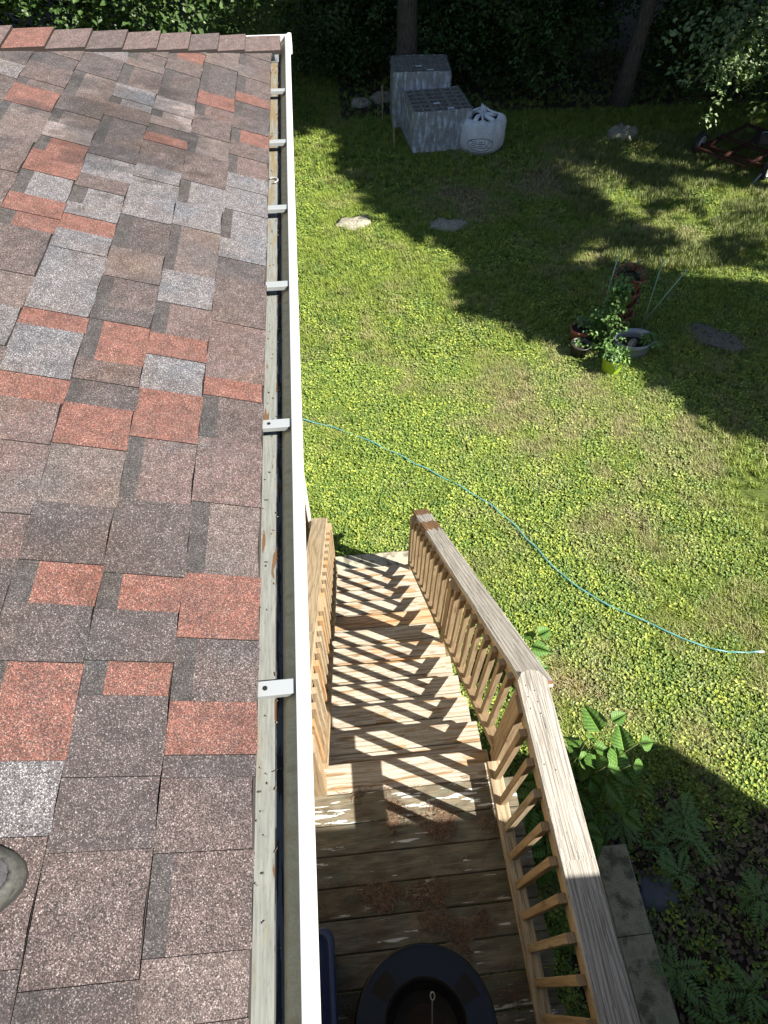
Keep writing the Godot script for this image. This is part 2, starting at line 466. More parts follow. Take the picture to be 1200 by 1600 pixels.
	M.hose = mat(lin(0.09, 0.26, 0.26), 0.4)
	M.terracotta = tri_mat(Color(0.95, 0.9, 0.9), 0.85, blotch_tex(50, 256, [Color(0.50, 0.31, 0.23), Color(0.62, 0.42, 0.32), Color(0.55, 0.35, 0.26)], 0.03, 0.12), 4.0)
	M.lime = mat(lin(0.30, 0.42, 0.03), 0.35)
	M.black_pot = mat(lin(0.03, 0.03, 0.033), 0.45)
	M.soil = tri_mat(Color.WHITE, 0.95, blotch_tex(51, 128, [Color(0.10, 0.08, 0.06), Color(0.22, 0.17, 0.13)], 0.1, 0.4), 6.0)
	M.stake_green = mat(lin(0.20, 0.36, 0.27), 0.5)
	M.film = mat(Color(0.95, 0.97, 1.0, 1.0), 0.3, film_tex())
	M.film.transparency = BaseMaterial3D.TRANSPARENCY_ALPHA
	M.bag = mat(Color.WHITE, 0.7, bag_tex())
	M.bag_plain = mat(Color(0.84, 0.87, 0.92), 0.7)
	M.trailer_red = mat(lin(0.040, 0.010, 0.008), 0.5)
	M.rim_white = mat(Color(0.85, 0.86, 0.88), 0.45)
	M.rubber = mat(lin(0.02, 0.02, 0.02), 0.8)
	M.shoe_upper = tri_mat(Color(1, 1, 1), 0.9, blotch_tex(52, 128, [Color(0.19, 0.19, 0.205), Color(0.27, 0.27, 0.285)], 0.2, 0.3), 14.0)
	M.shoe_rand = tri_mat(Color(1, 1, 1), 0.75, blotch_tex(53, 128, [Color(0.15, 0.153, 0.148), Color(0.27, 0.275, 0.262), Color(0.20, 0.203, 0.196)], 0.05, 0.3), 7.0)
	M.mulch_stone = mat(lin(0.10, 0.11, 0.14), 0.7)

# ------------------------------------------------------------------ setting
func in_open(p: Vector3, jitter: float) -> bool:
	var s = Vector2(p.x - SUN.x * p.y, p.z - SUN.z * p.y)
	s += Vector2(rng.randf_range(-jitter, jitter), rng.randf_range(-jitter, jitter))
	if Geometry2D.is_point_in_polygon(s, lit_lawn): return true
	if Geometry2D.is_point_in_polygon(s, lit_patch): return patch_noise.get_noise_2d(s.x, s.y) > -0.5
	return false

func leaf_cluster(sd: int, n: int, r: float, size: float) -> ArrayMesh:
	var g = RandomNumberGenerator.new(); g.seed = sd
	var b = MB.new()
	for i in n:
		var c = Vector3(g.randfn(0, 0.45), g.randfn(0, 0.35), g.randfn(0, 0.45)) * r
		var d = Vector3(g.randf_range(-1, 1), g.randf_range(-0.7, 0.15), g.randf_range(-1, 1)).normalized()
		var side = d.cross(Vector3(g.randf_range(-0.4, 0.4), 1, g.randf_range(-0.4, 0.4))).normalized()
		var s = size * g.randf_range(0.7, 1.2)
		var up = side.cross(d) * s * 0.12
		var tip = c + d * s; var l = c + d * s * 0.45 + side * s * 0.36 + up; var q = c + d * s * 0.45 - side * s * 0.36 + up
		var sh = Color(1, 1, 1).darkened(g.randf() * 0.3)
		b.tri(c, l, tip, Vector2(), Vector2(), Vector2(), sh); b.tri(c, tip, q, Vector2(), Vector2(), Vector2(), sh)
	return b.mesh()

func crown_points(c: Vector3, r: Vector3, n: int, open := true) -> Array:
	var out = []
	var g = noise(int(c.x * 13 + c.z * 7) + 500, 0.35, 2)
	var tries = 0
	while out.size() < n and tries < n * 5:
		tries += 1
		var d = Vector3(rng.randfn(), rng.randfn(), rng.randfn()).normalized()
		var q = pow(rng.randf(), 0.42)
		var lump = 1.0 + 0.4 * g.get_noise_3dv(d * 4.0 + c)
		var p = c + d * q * r * lump
		if p.y < 0.25: continue
		if g.get_noise_3dv(p * 2.2) < -0.28: continue
		if open and in_open(p, 0.22): continue  # leaves left out so their shade misses the sunlit lawn
		out.append(p)
	return out

func crown(parent: Node3D, pts: Array, m: ArrayMesh, scale: float, c0: Color, c1: Color):
	var xf = []; var cols = []
	for p in pts:
		var b = Basis(Vector3(rng.randf_range(-1, 1), rng.randf_range(-1, 1), rng.randf_range(-1, 1)).normalized(), rng.randf_range(0, 1.2)).rotated(Vector3.UP, rng.randf() * TAU).scaled(Vector3.ONE * scale * rng.randf_range(0.7, 1.25))
		xf.append(Transform3D(b, p - parent.position))
		cols.append(c0.lerp(c1, rng.randf()))
	many("crown", m, M.leaf, xf, cols, parent)

func tree(called, label, at: Vector3, top: float, rad: float, cc: Vector3, cr: Vector3, n: int, m: ArrayMesh, scale: float, group: String, c0 := Color(0.035, 0.075, 0.018), c1 := Color(0.07, 0.13, 0.03), lean := Vector3.ZERO):
	var t = thing(called, label, "tree", at, group)
	var b = MB.new(true)
	var pts = []; var rr = []
	for i in 9:
		var f = i / 8.0
		pts.append(Vector3(sin(f * 5.0 + at.x) * 0.08, f * top, cos(f * 4.0 + at.z) * 0.08) + lean * f - Vector3(0, 0.1 if i == 0 else 0.0, 0))
		rr.append(rad * (1.45 if i == 0 else (1.0 - 0.6 * f)))
	b.tube(pts, rr, 12)
	obj("trunk", b, M.bark, t)
	for k in 5:
		var f = 0.45 + 0.11 * k
		var a = k * 2.4 + at.x
		var s = Vector3(0, f * top, 0) + lean * f
		var e = s + Vector3(cos(a) * cr.x * 0.65, cr.y * 0.35, sin(a) * cr.z * 0.65)
		var lb = MB.new(true)
		lb.tube([s, s.lerp(e, 0.5) + Vector3(0, 0.25, 0), e], [rad * 0.42, rad * 0.28, rad * 0.08], 7)
		obj("limb", lb, M.bark, t)
	crown(t, crown_points(cc, cr, n), m, scale, c0, c1)
	return t

func setting():
	var b = MB.new()
	b.quad(Vector3(-220, -0.03, -260), Vector3(220, -0.03, -260), Vector3(220, -0.03, 120), Vector3(-220, -0.03, 120))
	tag(obj("ground", b, M.earth), "dark leaf-littered earth running back under the trees", "ground", "", "structure")
	b = MB.new(true)
	var g = noise(7, 0.12, 2)
	var hgt = func(x, z): return 0.0
	var NX = 40; var NZ = 48
	for i in NX:
		for k in NZ:
			var f = func(a, c): return Vector3(-7.0 + 20.0 * a / NX, hgt.call(0, 0), -20.0 + 24.0 * c / NZ)
			var u = func(a, c): return Vector2(float(a) / NX, float(c) / NZ)
			b.quad(f.call(i, k), f.call(i + 1, k), f.call(i + 1, k + 1), f.call(i, k + 1), u.call(i, k), u.call(i + 1, k), u.call(i + 1, k + 1), u.call(i, k + 1))
	tag(obj("lawn", b, M.lawn), "patchy green and straw coloured lawn of the back yard", "lawn", "", "structure")

# roof surface: s metres up the slope from the eave, z along it, o above the deck
func rp(s: float, z: float, o := 0.0) -> Vector3:
	return Vector3(EAVE.x - CA * s + SA * o, EAVE.y + SA * s + CA * o, z)

func house():
	var h = thing("house", "house with red and grey shingled hip roof and white gutter along its eave", "house", Vector3.ZERO)
	# roof boards: the slope in view, the far hip end and the back slope; ridge at s = 4
	var b = MB.new()
	var z1 = 7.0; var RS = 4.2
	var rx = EAVE.x - CA * RS; var ry = EAVE.y + SA * RS; var rz = EAVE.z + CA * RS
	var A = rp(0, EAVE.z); var B = Vector3(rx, ry, rz); var C = Vector3(rx, ry, z1); var D = rp(0, z1)
	var A2 = Vector3(2 * rx - A.x, A.y, A.z); var D2 = Vector3(A2.x, D.y, z1)
	var down = Vector3(0, -0.02, 0)
	for s in [Vector3.ZERO, down]:
		b.quad(A + s, B + s, C + s, D + s); b.tri(A + s, A2 + s, B + s); b.quad(A2 + s, D2 + s, C + s, B + s)
	b.quad(A, D, D + down, A + down); b.quad(A, A2, A2 + down, A + down)
	b.tri(D, C, D2)
	obj("roof", b, M.dark, h)
	shingles(h)
	# fascia, soffit and walls
	b = MB.new()
	b.box(Vector3(-0.236, 4.58, 1.6), Vector3(0.02, 0.15, 10.75))
	b.bar(Vector3(-0.226, 4.58, -3.79), Vector3(-7.9, 4.58, -3.79), 0.02, 0.15)
	obj("fascia", b, M.white_paint, h)
	b = MB.new()
	b.box(Vector3(-0.41, 4.50, 1.5), Vector3(0.33, 0.012, 10.6))
	b.box(Vector3(-4.0, 4.50, -3.60), Vector3(6.85, 0.012, 0.36))
	obj("soffit", b, M.soffit, h)
	for i in 26:      # lapped siding on the side that faces the stairs
		b = MB.new()
		var y = 1.35 + i * 0.122
		b.bar(Vector3(-0.570, y, -3.43), Vector3(-0.570, y, 7.0), 0.13, 0.018, Vector3(1, 0.1, 0), 0.002)
		obj("siding_board", b, M.siding, h)
	b = MB.new()
	b.box(Vector3(-4.02, 2.95, 1.8), Vector3(6.86, 3.1, 10.4))
	obj("wall", b, M.siding, h)
	b = MB.new()
	b.box(Vector3(-4.02, 0.65, 1.8), Vector3(6.80, 1.5, 10.34))
	obj("foundation", b, M.old_concrete, h)
	# the wing behind the viewer, whose eave shades the landing
	var e = [Vector2(-0.18, 0.53), Vector2(6.89, 0.735), Vector2(9.0, 2.70), Vector2(9.0, 7.0), Vector2(-0.18, 7.0)]  # clipped corner added so the shade edge on the lawn slants
	b = MB.new()
	var top = [Vector3(0.4, 5.55, 3.6), Vector3(6.1, 5.55, 3.6)]
	var ey = 4.69
	var p = func(i, y): return Vector3(e[i].x, y, e[i].y)
	b.quad(p.call(0, ey), top[0], top[1], p.call(1, ey)); b.tri(p.call(1, ey), top[1], p.call(2, ey)); b.tri(p.call(2, ey), top[1], p.call(3, ey))
	b.quad(p.call(3, ey), top[1], top[0], p.call(4, ey)); b.tri(p.call(4, ey), top[0], p.call(0, ey))
	obj("wing_roof", b, M.brown, h)
	b = MB.new()
	for i in 5:
		var k = (i + 1) % 5
		b.quad(p.call(i, ey - 0.001), p.call(k, ey - 0.001), p.call(k, ey - 0.17), p.call(i, ey - 0.17))
	b.quad(p.call(0, ey - 0.17), p.call(1, ey - 0.17), p.call(3, ey - 0.17), p.call(4, ey - 0.17)); b.tri(p.call(1, ey - 0.17), p.call(2, ey - 0.17), p.call(3, ey - 0.17))
	obj("wing_eave", b, M.white_paint, h)
	b = MB.new()
	var w = [Vector3(-0.5, 0, 0.95), Vector3(6.65, 0, 1.15), Vector3(8.55, 0, 2.95), Vector3(8.55, 0, 6.8), Vector3(-0.5, 0, 6.8)]
	for i in 5:
		var k = (i + 1) % 5
		b.quad(w[i] + Vector3(0, 4.5, 0), w[k] + Vector3(0, 4.5, 0), w[k], w[i])
	obj("wing_wall", b, M.siding, h)
	gutter(h)
	gutter_crumbs(h)
	# post under the far corner of the eave, with a white board on its outer side
	b = MB.new()
	b.box(Vector3(-0.405, 2.25, -3.66), Vector3(0.09, 4.5, 0.09))
	var post = obj("eave_post", b, M.pine, h)
	b = MB.new()
	b.box(Vector3(-0.348, 2.25, -3.66), Vector3(0.02, 4.5, 0.115), 0.003)
	obj("trim_board", b, M.white_paint, post)

func shingles(h: Node3D):
	# [pixel-free list] course, z from, z to, kind: the tabs one can tell by colour; the rest is filled in
	var known = [
		[0, -3.828, -3.679, "red"], [0, -3.075, -2.979, "red"], [0, -2.715, -2.6, "red"], [0, -2.481, -2.355, "rose"], [0, -2.34, -2.236, "grey"], [0, -2.19, -2.082, "grey"], [0, -2.082, -1.921, "grey"], [0, -1.902, -1.792, "grey"], [0, -1.792, -1.69, "dark"], [0, -1.69, -1.504, "brown"], [0, -1.475, -1.263, "rose"], [0, -1.246, -1.18, "red"], [0, -1.18, -1.039, "brown"], [0, -1.039, -0.851, "rose"], [0, -0.851, -0.69, "tan_granule"], [0, -0.675, -0.544, "red"], [0, -0.538, -0.423, "brown"], [0, -0.421, -0.332, "red"], [0, -0.297, -0.192, "brown"], [0, -0.192, -0.074, "brown"], [0, -0.066, 0.009, "tan_granule"], [1, -2.971, -2.841, "red"], [1, -2.841, -2.73, "rose"], [1, -2.199, -2.048, "grey"], [1, -2.048, -1.909, "grey"], [1, -1.664, -1.511, "grey"], [1, -1.511, -1.386, "rose"], [1, -1.378, -1.291, "red"], [1, -1.167, -1.02, "red"], [1, -1.01, -0.838, "rose"], [1, -0.838, -0.661, "dark"], [1, -0.661, -0.586, "red"], [1, -0.586, -0.488, "dark"], [1, -0.488, -0.428, "red"], [1, -0.431, -0.3, "dark"], [1, -0.3, -0.207, "dark"], [1, -0.199, -0.045, "brown"], [2, -3.36, -3.234, "red"], [2, -2.79, -2.669, "pale"], [2, -2.669, -2.612, "pale"], [2, -2.612, -2.544, "pale"], [2, -2.544, -2.474, "dark"], [2, -2.474, -2.407, "red"], [2, -2.228, -2.138, "grey"], [2, -2.138, -2.032, "grey"], [2, -2.032, -1.895, "grey"], [2, -1.718, -1.574, "tan_granule"], [2, -1.574, -1.459, "brown"], [2, -1.445, -1.385, "dark"], [2, -1.385, -1.235, "red"], [2, -1.235, -1.184, "brown"], [2, -1.162, -1.098, "dark"], [2, -1.084, -0.961, "red"], [2, -0.961, -0.808, "tan_granule"], [2, -0.808, -0.688, "dark"], [2, -0.674, -0.594, "red"], [2, -0.588, -0.487, "dark"], [2, -0.481, -0.329, "red"], [2, -0.324, -0.221, "grey"], [3, -3.18, -3.069, "brown"], [3, -2.998, -2.798, "brown"], [3, -2.798, -2.676, "grey"], [3, -2.676, -2.617, "grey"], [3, -2.617, -2.505, "brown"], [3, -2.3, -2.229, "dark"], [3, -2.206, -2.075, "grey"], [3, -1.992, -1.895, "grey"], [3, -1.829, -1.749, "red"], [3, -1.749, -1.653, "grey"], [3, -1.653, -1.517, "grey"], [3, -1.517, -1.38, "grey"], [3, -1.38, -1.317, "red"], [3, -1.317, -1.167, "grey"], [3, -1.149, -1.073, "red"], [3, -1.073, -0.95, "rose"], [3, -0.95, -0.865, "rose"], [3, -0.771, -0.672, "rose"], [4, -3.114, -3.019, "grey"], [4, -3.005, -2.802, "dark"], [4, -2.348, -2.241, "pale"], [4, -2.241, -2.159, "red"], [4, -2.145, -2.01, "red"], [4, -2.01, -1.874, "grey"], [4, -1.881, -1.78, "red"], [4, -1.78, -1.706, "red"], [5, -3.007, -2.881, "brown"], [5, -2.768, -2.615, "brown"], [5, -2.557, -2.404, "red"], [6, -2.698, -2.576, "grey"]
	]
	var courses = 30
	var wn = noise(140, 2.2, 3); var wf = noise(141, 9.0, 3); var wc = noise(142, 3.5, 2)
	# weathering: granule loss, dust and one dark damp smear with a pale edge near the far end
	var weather = func(s, z, kind):
		var f = 1.0 + 0.30 * wn.get_noise_2d(s, z) + 0.30 * wf.get_noise_2d(s * 1.0, z)
		var warm = 0.16 * wc.get_noise_2d(s, z)
		var d = Vector2((s - 0.50) / 0.26, (z + 2.48) / 0.42).length() + 0.7 * wf.get_noise_2d(s * 0.6, z * 0.8)
		if d < 0.9: f *= 0.58
		elif d < 1.15 and wf.get_noise_2d(s * 1.4 + 5.0, z * 0.7) > -0.1: f *= 1.42
		if kind == "red" and wf.get_noise_2d(s * 0.9 + 20.0, z * 0.9) > 0.22: f *= 1.22
		f = clampf(f, 0.45, 1.5)
		return Color(f * (1.0 + warm), f, f * (1.0 - warm * 0.8))
	var hz = func(s): return EAVE.z + CA * s
	var fill = ["brown", "brown", "tan_granule", "dark", "tan_granule", "brown", "rose", "grey"]
	var late = MB.new()
	var count = 0
	for c in courses:
		var s0 = 0.143 * c; var s1 = s0 + 0.143
		if s1 > 4.15: break
		var segs = []
		for k in known:
			if int(k[0]) == c: segs.append(k)
		segs.sort_custom(func(x, y): return x[1] < y[1])
		# fill the spaces between with tabs of ordinary width
		var all = []
		var z = hz.call(s0)
		var zend = 0.75
		for k in segs + [[c, zend, zend, "end"]]:
			while k[1] - z > 0.03:
				var w = rng.randf_range(0.11, 0.24)
				if k[1] - z - w < 0.09: w = k[1] - z
				all.append([z, z + w, (["grey", "pale", "grey", "tan_granule"] if z > -2.4 and z < -1.2 and rng.randf() < 0.55 else fill)[rng.randi() % 4]])
				z += w
			if k[3] != "end":
				if all.size() > 0: all[all.size() - 1][1] = maxf(z, k[1])
				all.append([maxf(z, k[1]), k[2], k[3]])
				z = maxf(z, k[2])
		var tooth = rng.randi() % 2
		for i in all.size():
			var q = all[i]
			var hi = 0.0018 if (i + tooth) % 2 == 0 else 0.0
			var za = q[0] + 0.0005; var zb = q[1] - 0.0005
			var la = za; var lb = zb; var ua = za; var ub = zb
			if za < hz.call(s1) + 0.004:
				ua = hz.call(s1)
				if ub < ua: ub = ua + 0.002
			var jl = rng.randf_range(-0.003, 0.003)
			var o0 = 0.0052 + hi; var o1 = 0.0030 + hi * 0.6
			var far = c > 9
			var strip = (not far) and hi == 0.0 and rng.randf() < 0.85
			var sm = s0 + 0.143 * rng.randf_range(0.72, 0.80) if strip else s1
			var split = func(s, f): return lerpf(f[0], f[1], (s - s0) / (s1 - s0))
			var part = MB.new()
			var mb = late if far else part
			var cut = Color(0.12, 0.11, 0.11)      # the cut edge shows the black asphalt core
			var inside = rp((s0 + s1) / 2, (la + lb) / 2, -0.01)
			var uo = off()
			var uv = func(s, zz): return Vector2(zz, s) / 0.29 + uo
			var top = func(m, sa, sb):
				var oa = lerpf(o0, o1, (sa - s0) / 0.143); var ob = lerpf(o0, o1, (sb - s0) / 0.143)
				var N = 1 if far else 7
				var K = 1 if far else 4
				for kk in K:
					var ka = lerpf(sa, sb, float(kk) / K); var kb = lerpf(sa, sb, float(kk + 1) / K)
					for n in N:
						var pts = []; var uvs = []; var cs = []
						for e in [[ka, n], [kb, n], [kb, n + 1], [ka, n + 1]]:
							var f = float(e[1]) / N
							var zz = lerpf(split.call(e[0], [la, ua]), split.call(e[0], [lb, ub]), f)
							var ee = (jl + 0.0015 * sin(zz * 40.0)) if e[0] == s0 else 0.0
							pts.append(rp(e[0] + ee, zz, lerpf(o0, o1, (e[0] - s0) / 0.143)))
							uvs.append(uv.call(e[0], zz))
							cs.append(weather.call(e[0], zz, q[2]))
						m.quadc(pts, uvs, cs)
			top.call(mb, s0, sm)
			var L = rp(s0 + jl, la, o0); var R = rp(s0 + jl, lb, o0)
			mb.face(L, R, rp(s0 + jl, lb, 0), rp(s0 + jl, la, 0), inside, cut)
			mb.face(L, rp(s1, ua, o1), rp(s1, ua, 0), rp(s0 + jl, la, 0), inside, cut)
			mb.face(R, rp(s1, ub, o1), rp(s1, ub, 0), rp(s0 + jl, lb, 0), inside, cut)
			if not far:
				var o = obj("shingle", part, M[q[2]], h)
				count += 1
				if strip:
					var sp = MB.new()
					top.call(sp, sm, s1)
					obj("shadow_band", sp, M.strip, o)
	tag(obj("upper_shingles", late, M.brown, h), "", "", "", "stuff")
	# the hip: bent caps, each over the one below it
	var kinds = ["rose", "rose", "brown", "rose", "rose", "brown", "rose", "red", "rose", "red", "rose", "red", "rose", "brown"]
	var n = 0
	var d = 0.0
	while d < 3.9:
		var P = func(t, side, o): # t along the run of the hip, side 0 on this slope, 1 on the far one
			var base = Vector3(EAVE.x - CA * t, EAVE.y + SA * t, EAVE.z + CA * t)
			var w = 0.15
			if side == 0: return base + Vector3(0, o, 0)
			if side == 1: return base + Vector3(0.0, o * 0.8 - 0.003, w * 1.25)
			return base + Vector3(-w * 1.25, o * 0.8 - 0.003, 0.0)
		var e = d + 0.118
		var o0 = 0.030 ; var o1 = 0.020
		var cap = MB.new()
		var uo = off()
		var st = -0.05 if n == 0 else 0.0
		for sd in [1, 2]:
			var a = P.call(d + st, 0, o0); var bb = P.call(e, 0, o1); var cc = P.call(e, sd, o1); var dd = P.call(d + st, sd, o0)
			cap.face(a, bb, cc, dd, a - Vector3(0, 1, 0))
			cap.face(a, dd, dd - Vector3(0, 0.012, 0), a - Vector3(0, 0.012, 0), (a + bb) / 2, Color(0.12, 0.11, 0.11))
			cap.face(dd, cc, cc - Vector3(0, 0.018, 0), dd - Vector3(0, 0.018, 0), a, Color(0.12, 0.11, 0.11))
		var cm = M[kinds[n % kinds.size()]].duplicate()
		cm.uv1_scale = Vector3(0.5, 0.5, 1); cm.uv1_offset = Vector3(uo.x, uo.y, 0)
		obj("hip_cap", cap, cm, h)
		d = e; n += 1

func gutter(h: Node3D):
	var ly = 4.67
	var zf = -3.96; var zn = 0.50
	# section from the back up under the shingles, across the bottom, up the bulging front to the lip
	var sec = [Vector2(-0.222, 4.665), Vector2(-0.222, 4.634), Vector2(-0.216, 4.630), Vector2(-0.143, 4.630), Vector2(-0.140, 4.631)]
	var b = MB.new()
	var strip = func(m, s, za, zb, n, flip):
		var per = 0.0
		for i in s.size() - 1:
			var l = s[i].distance_to(s[i + 1])
			for k in n:
				var z0 = lerpf(za, zb, float(k) / n); var z2 = lerpf(za, zb, float(k + 1) / n)
				var a = Vector3(s[i].x, s[i].y, z0); var q = Vector3(s[i + 1].x, s[i + 1].y, z0); var r = Vector3(s[i + 1].x, s[i + 1].y, z2); var t = Vector3(s[i].x, s[i].y, z2)
				var v0 = (zn - z0) / (zn - zf); var v2 = (zn - z2) / (zn - zf)
				m.quad(a, q, r, t, Vector2(per / 0.12, v0), Vector2((per + l) / 0.12, v0), Vector2((per + l) / 0.12, v2), Vector2(per / 0.12, v2))
			per += l
	strip.call(b, sec, zf, zn, 6, false)
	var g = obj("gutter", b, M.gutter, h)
	var ins = [Vector2(-0.140, 4.631), Vector2(-0.137, 4.636), Vector2(-0.132, 4.645), Vector2(-0.127, 4.648), Vector2(-0.120, 4.650), Vector2(-0.115, 4.654), Vector2(-0.112, 4.662), Vector2(-0.111, 4.670)]
	b = MB.new(true)
	strip.call(b, ins, zf, zn, 6, false)
	obj("bounce_tan_front", b, M.bounce_tan, g)  # inner front face, bounced light put into its tan
	var outs = [Vector2(-0.114, 4.664), Vector2(-0.112, 4.674), Vector2(-0.106, 4.677), Vector2(-0.094, 4.677), Vector2(-0.089, 4.673), Vector2(-0.088, 4.655), Vector2(-0.093, 4.645), Vector2(-0.104, 4.640), Vector2(-0.112, 4.632), Vector2(-0.120, 4.618), Vector2(-0.126, 4.602), Vector2(-0.134, 4.594), Vector2(-0.224, 4.594), Vector2(-0.224, 4.604)]
	b = MB.new()
	strip.call(b, outs, zf, zn, 6, false)
	# the return round the corner
	b.bar(Vector3(-0.09, 4.640, -3.955), Vector3(-7.6, 4.640, -3.955), 0.016, 0.072, Vector3.UP, 0.005)
	obj("lip", b, M.white_metal, g)
	b = MB.new()
	b.quad(Vector3(-0.222, 4.629, -3.95), Vector3(-7.6, 4.629, -3.95), Vector3(-7.6, 4.629, -3.85), Vector3(-0.222, 4.629, -3.85))
	b.bar(Vector3(-0.222, 4.636, -3.86), Vector3(-0.222, 4.636, -3.74), 0.01, 0.02)
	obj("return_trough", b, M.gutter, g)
	b = MB.new()    # sheet patch over the corner seam
	b.bar(Vector3(-0.184, 4.6325, -3.93), Vector3(-0.184, 4.6325, -3.70), 0.072, 0.003, Vector3.UP, 0.001)
	obj("corner_patch", b, M.zinc, g)
	b = MB.new()
	b.bar(Vector3(-0.0915, 4.648, -3.966), Vector3(-0.0915, 4.648, -3.86), 0.022, 0.064, Vector3.UP, 0.004)
	obj("corner_cap", b, M.white_metal, g)
	for i in 6:
		var z = [-0.45, -1.121, -1.716, -2.182, -2.709, -3.24][i]
		b = MB.new()
		var w = 0.028
		b.bar(Vector3(-0.200, 4.6665, z), Vector3(-0.116, 4.6665, z), w, 0.0025, Vector3.UP, 0.0008)
		for s in [-1, 1]:
			b.bar(Vector3(-0.200, 4.660, z + s * w * 0.46), Vector3(-0.122, 4.660, z + s * w * 0.46), 0.0025, 0.013, Vector3.UP, 0.0008)
		var hg = obj("hanger", b, M.hanger, g)
		if i < 2:
			b = MB.new()
			b.st.set_smooth_group(-1)
			b.lathe([Vector2(0.0, 0.0006), Vector2(0.0045, 0.0006), Vector2(0.0045, -0.0005)], 10)
			var sc = obj("screw_hole", b, M.black_matte, hg)
			sc.position = Vector3(-0.168, 4.668, z)
	# one bent wire clip lying in the trough
	b = MB.new(true)
	var pts = []
	for i in 9: pts.append(Vector3(-0.17 + 0.018 * sin(i * 0.5), 4.636, -2.45 + 0.02 * cos(i * 0.5)))
	b.tube(pts, 0.003, 6)
	obj("wire_clip", b, M.hanger, g)

func gutter_crumbs(h: Node3D):
	var b = MB.new()
	b.bar(Vector3(-0.5, 0, 0), Vector3(0.5, 0, 0), 0.12, 0.08, Vector3.UP, 0.01)
	var xf = []; var cols = []
	for i in 200:
		var l = rng.randf_range(0.002, 0.008) if i % 9 else rng.randf_range(0.015, 0.03)
		var th = 0.02 if i % 9 else 0.009
		var x = rng.randf_range(-0.212, -0.143) if i % 3 else rng.randfn(-0.146, 0.004)
		xf.append(Transform3D(Basis(Vector3.UP, rng.randf() * TAU).scaled_local(Vector3(l, th, th)), Vector3(clampf(x, -0.214, -0.138), 4.632, rng.randf_range(-3.8, 0.3))))
		cols.append([Color(0.10, 0.07, 0.05), Color(0.05, 0.045, 0.04), Color(0.20, 0.14, 0.08), Color(0.16, 0.15, 0.15)][rng.randi() % 4])
	many("gutter_crumbs", b.mesh(), M.litter, xf, cols, h.get_node("gutter"))

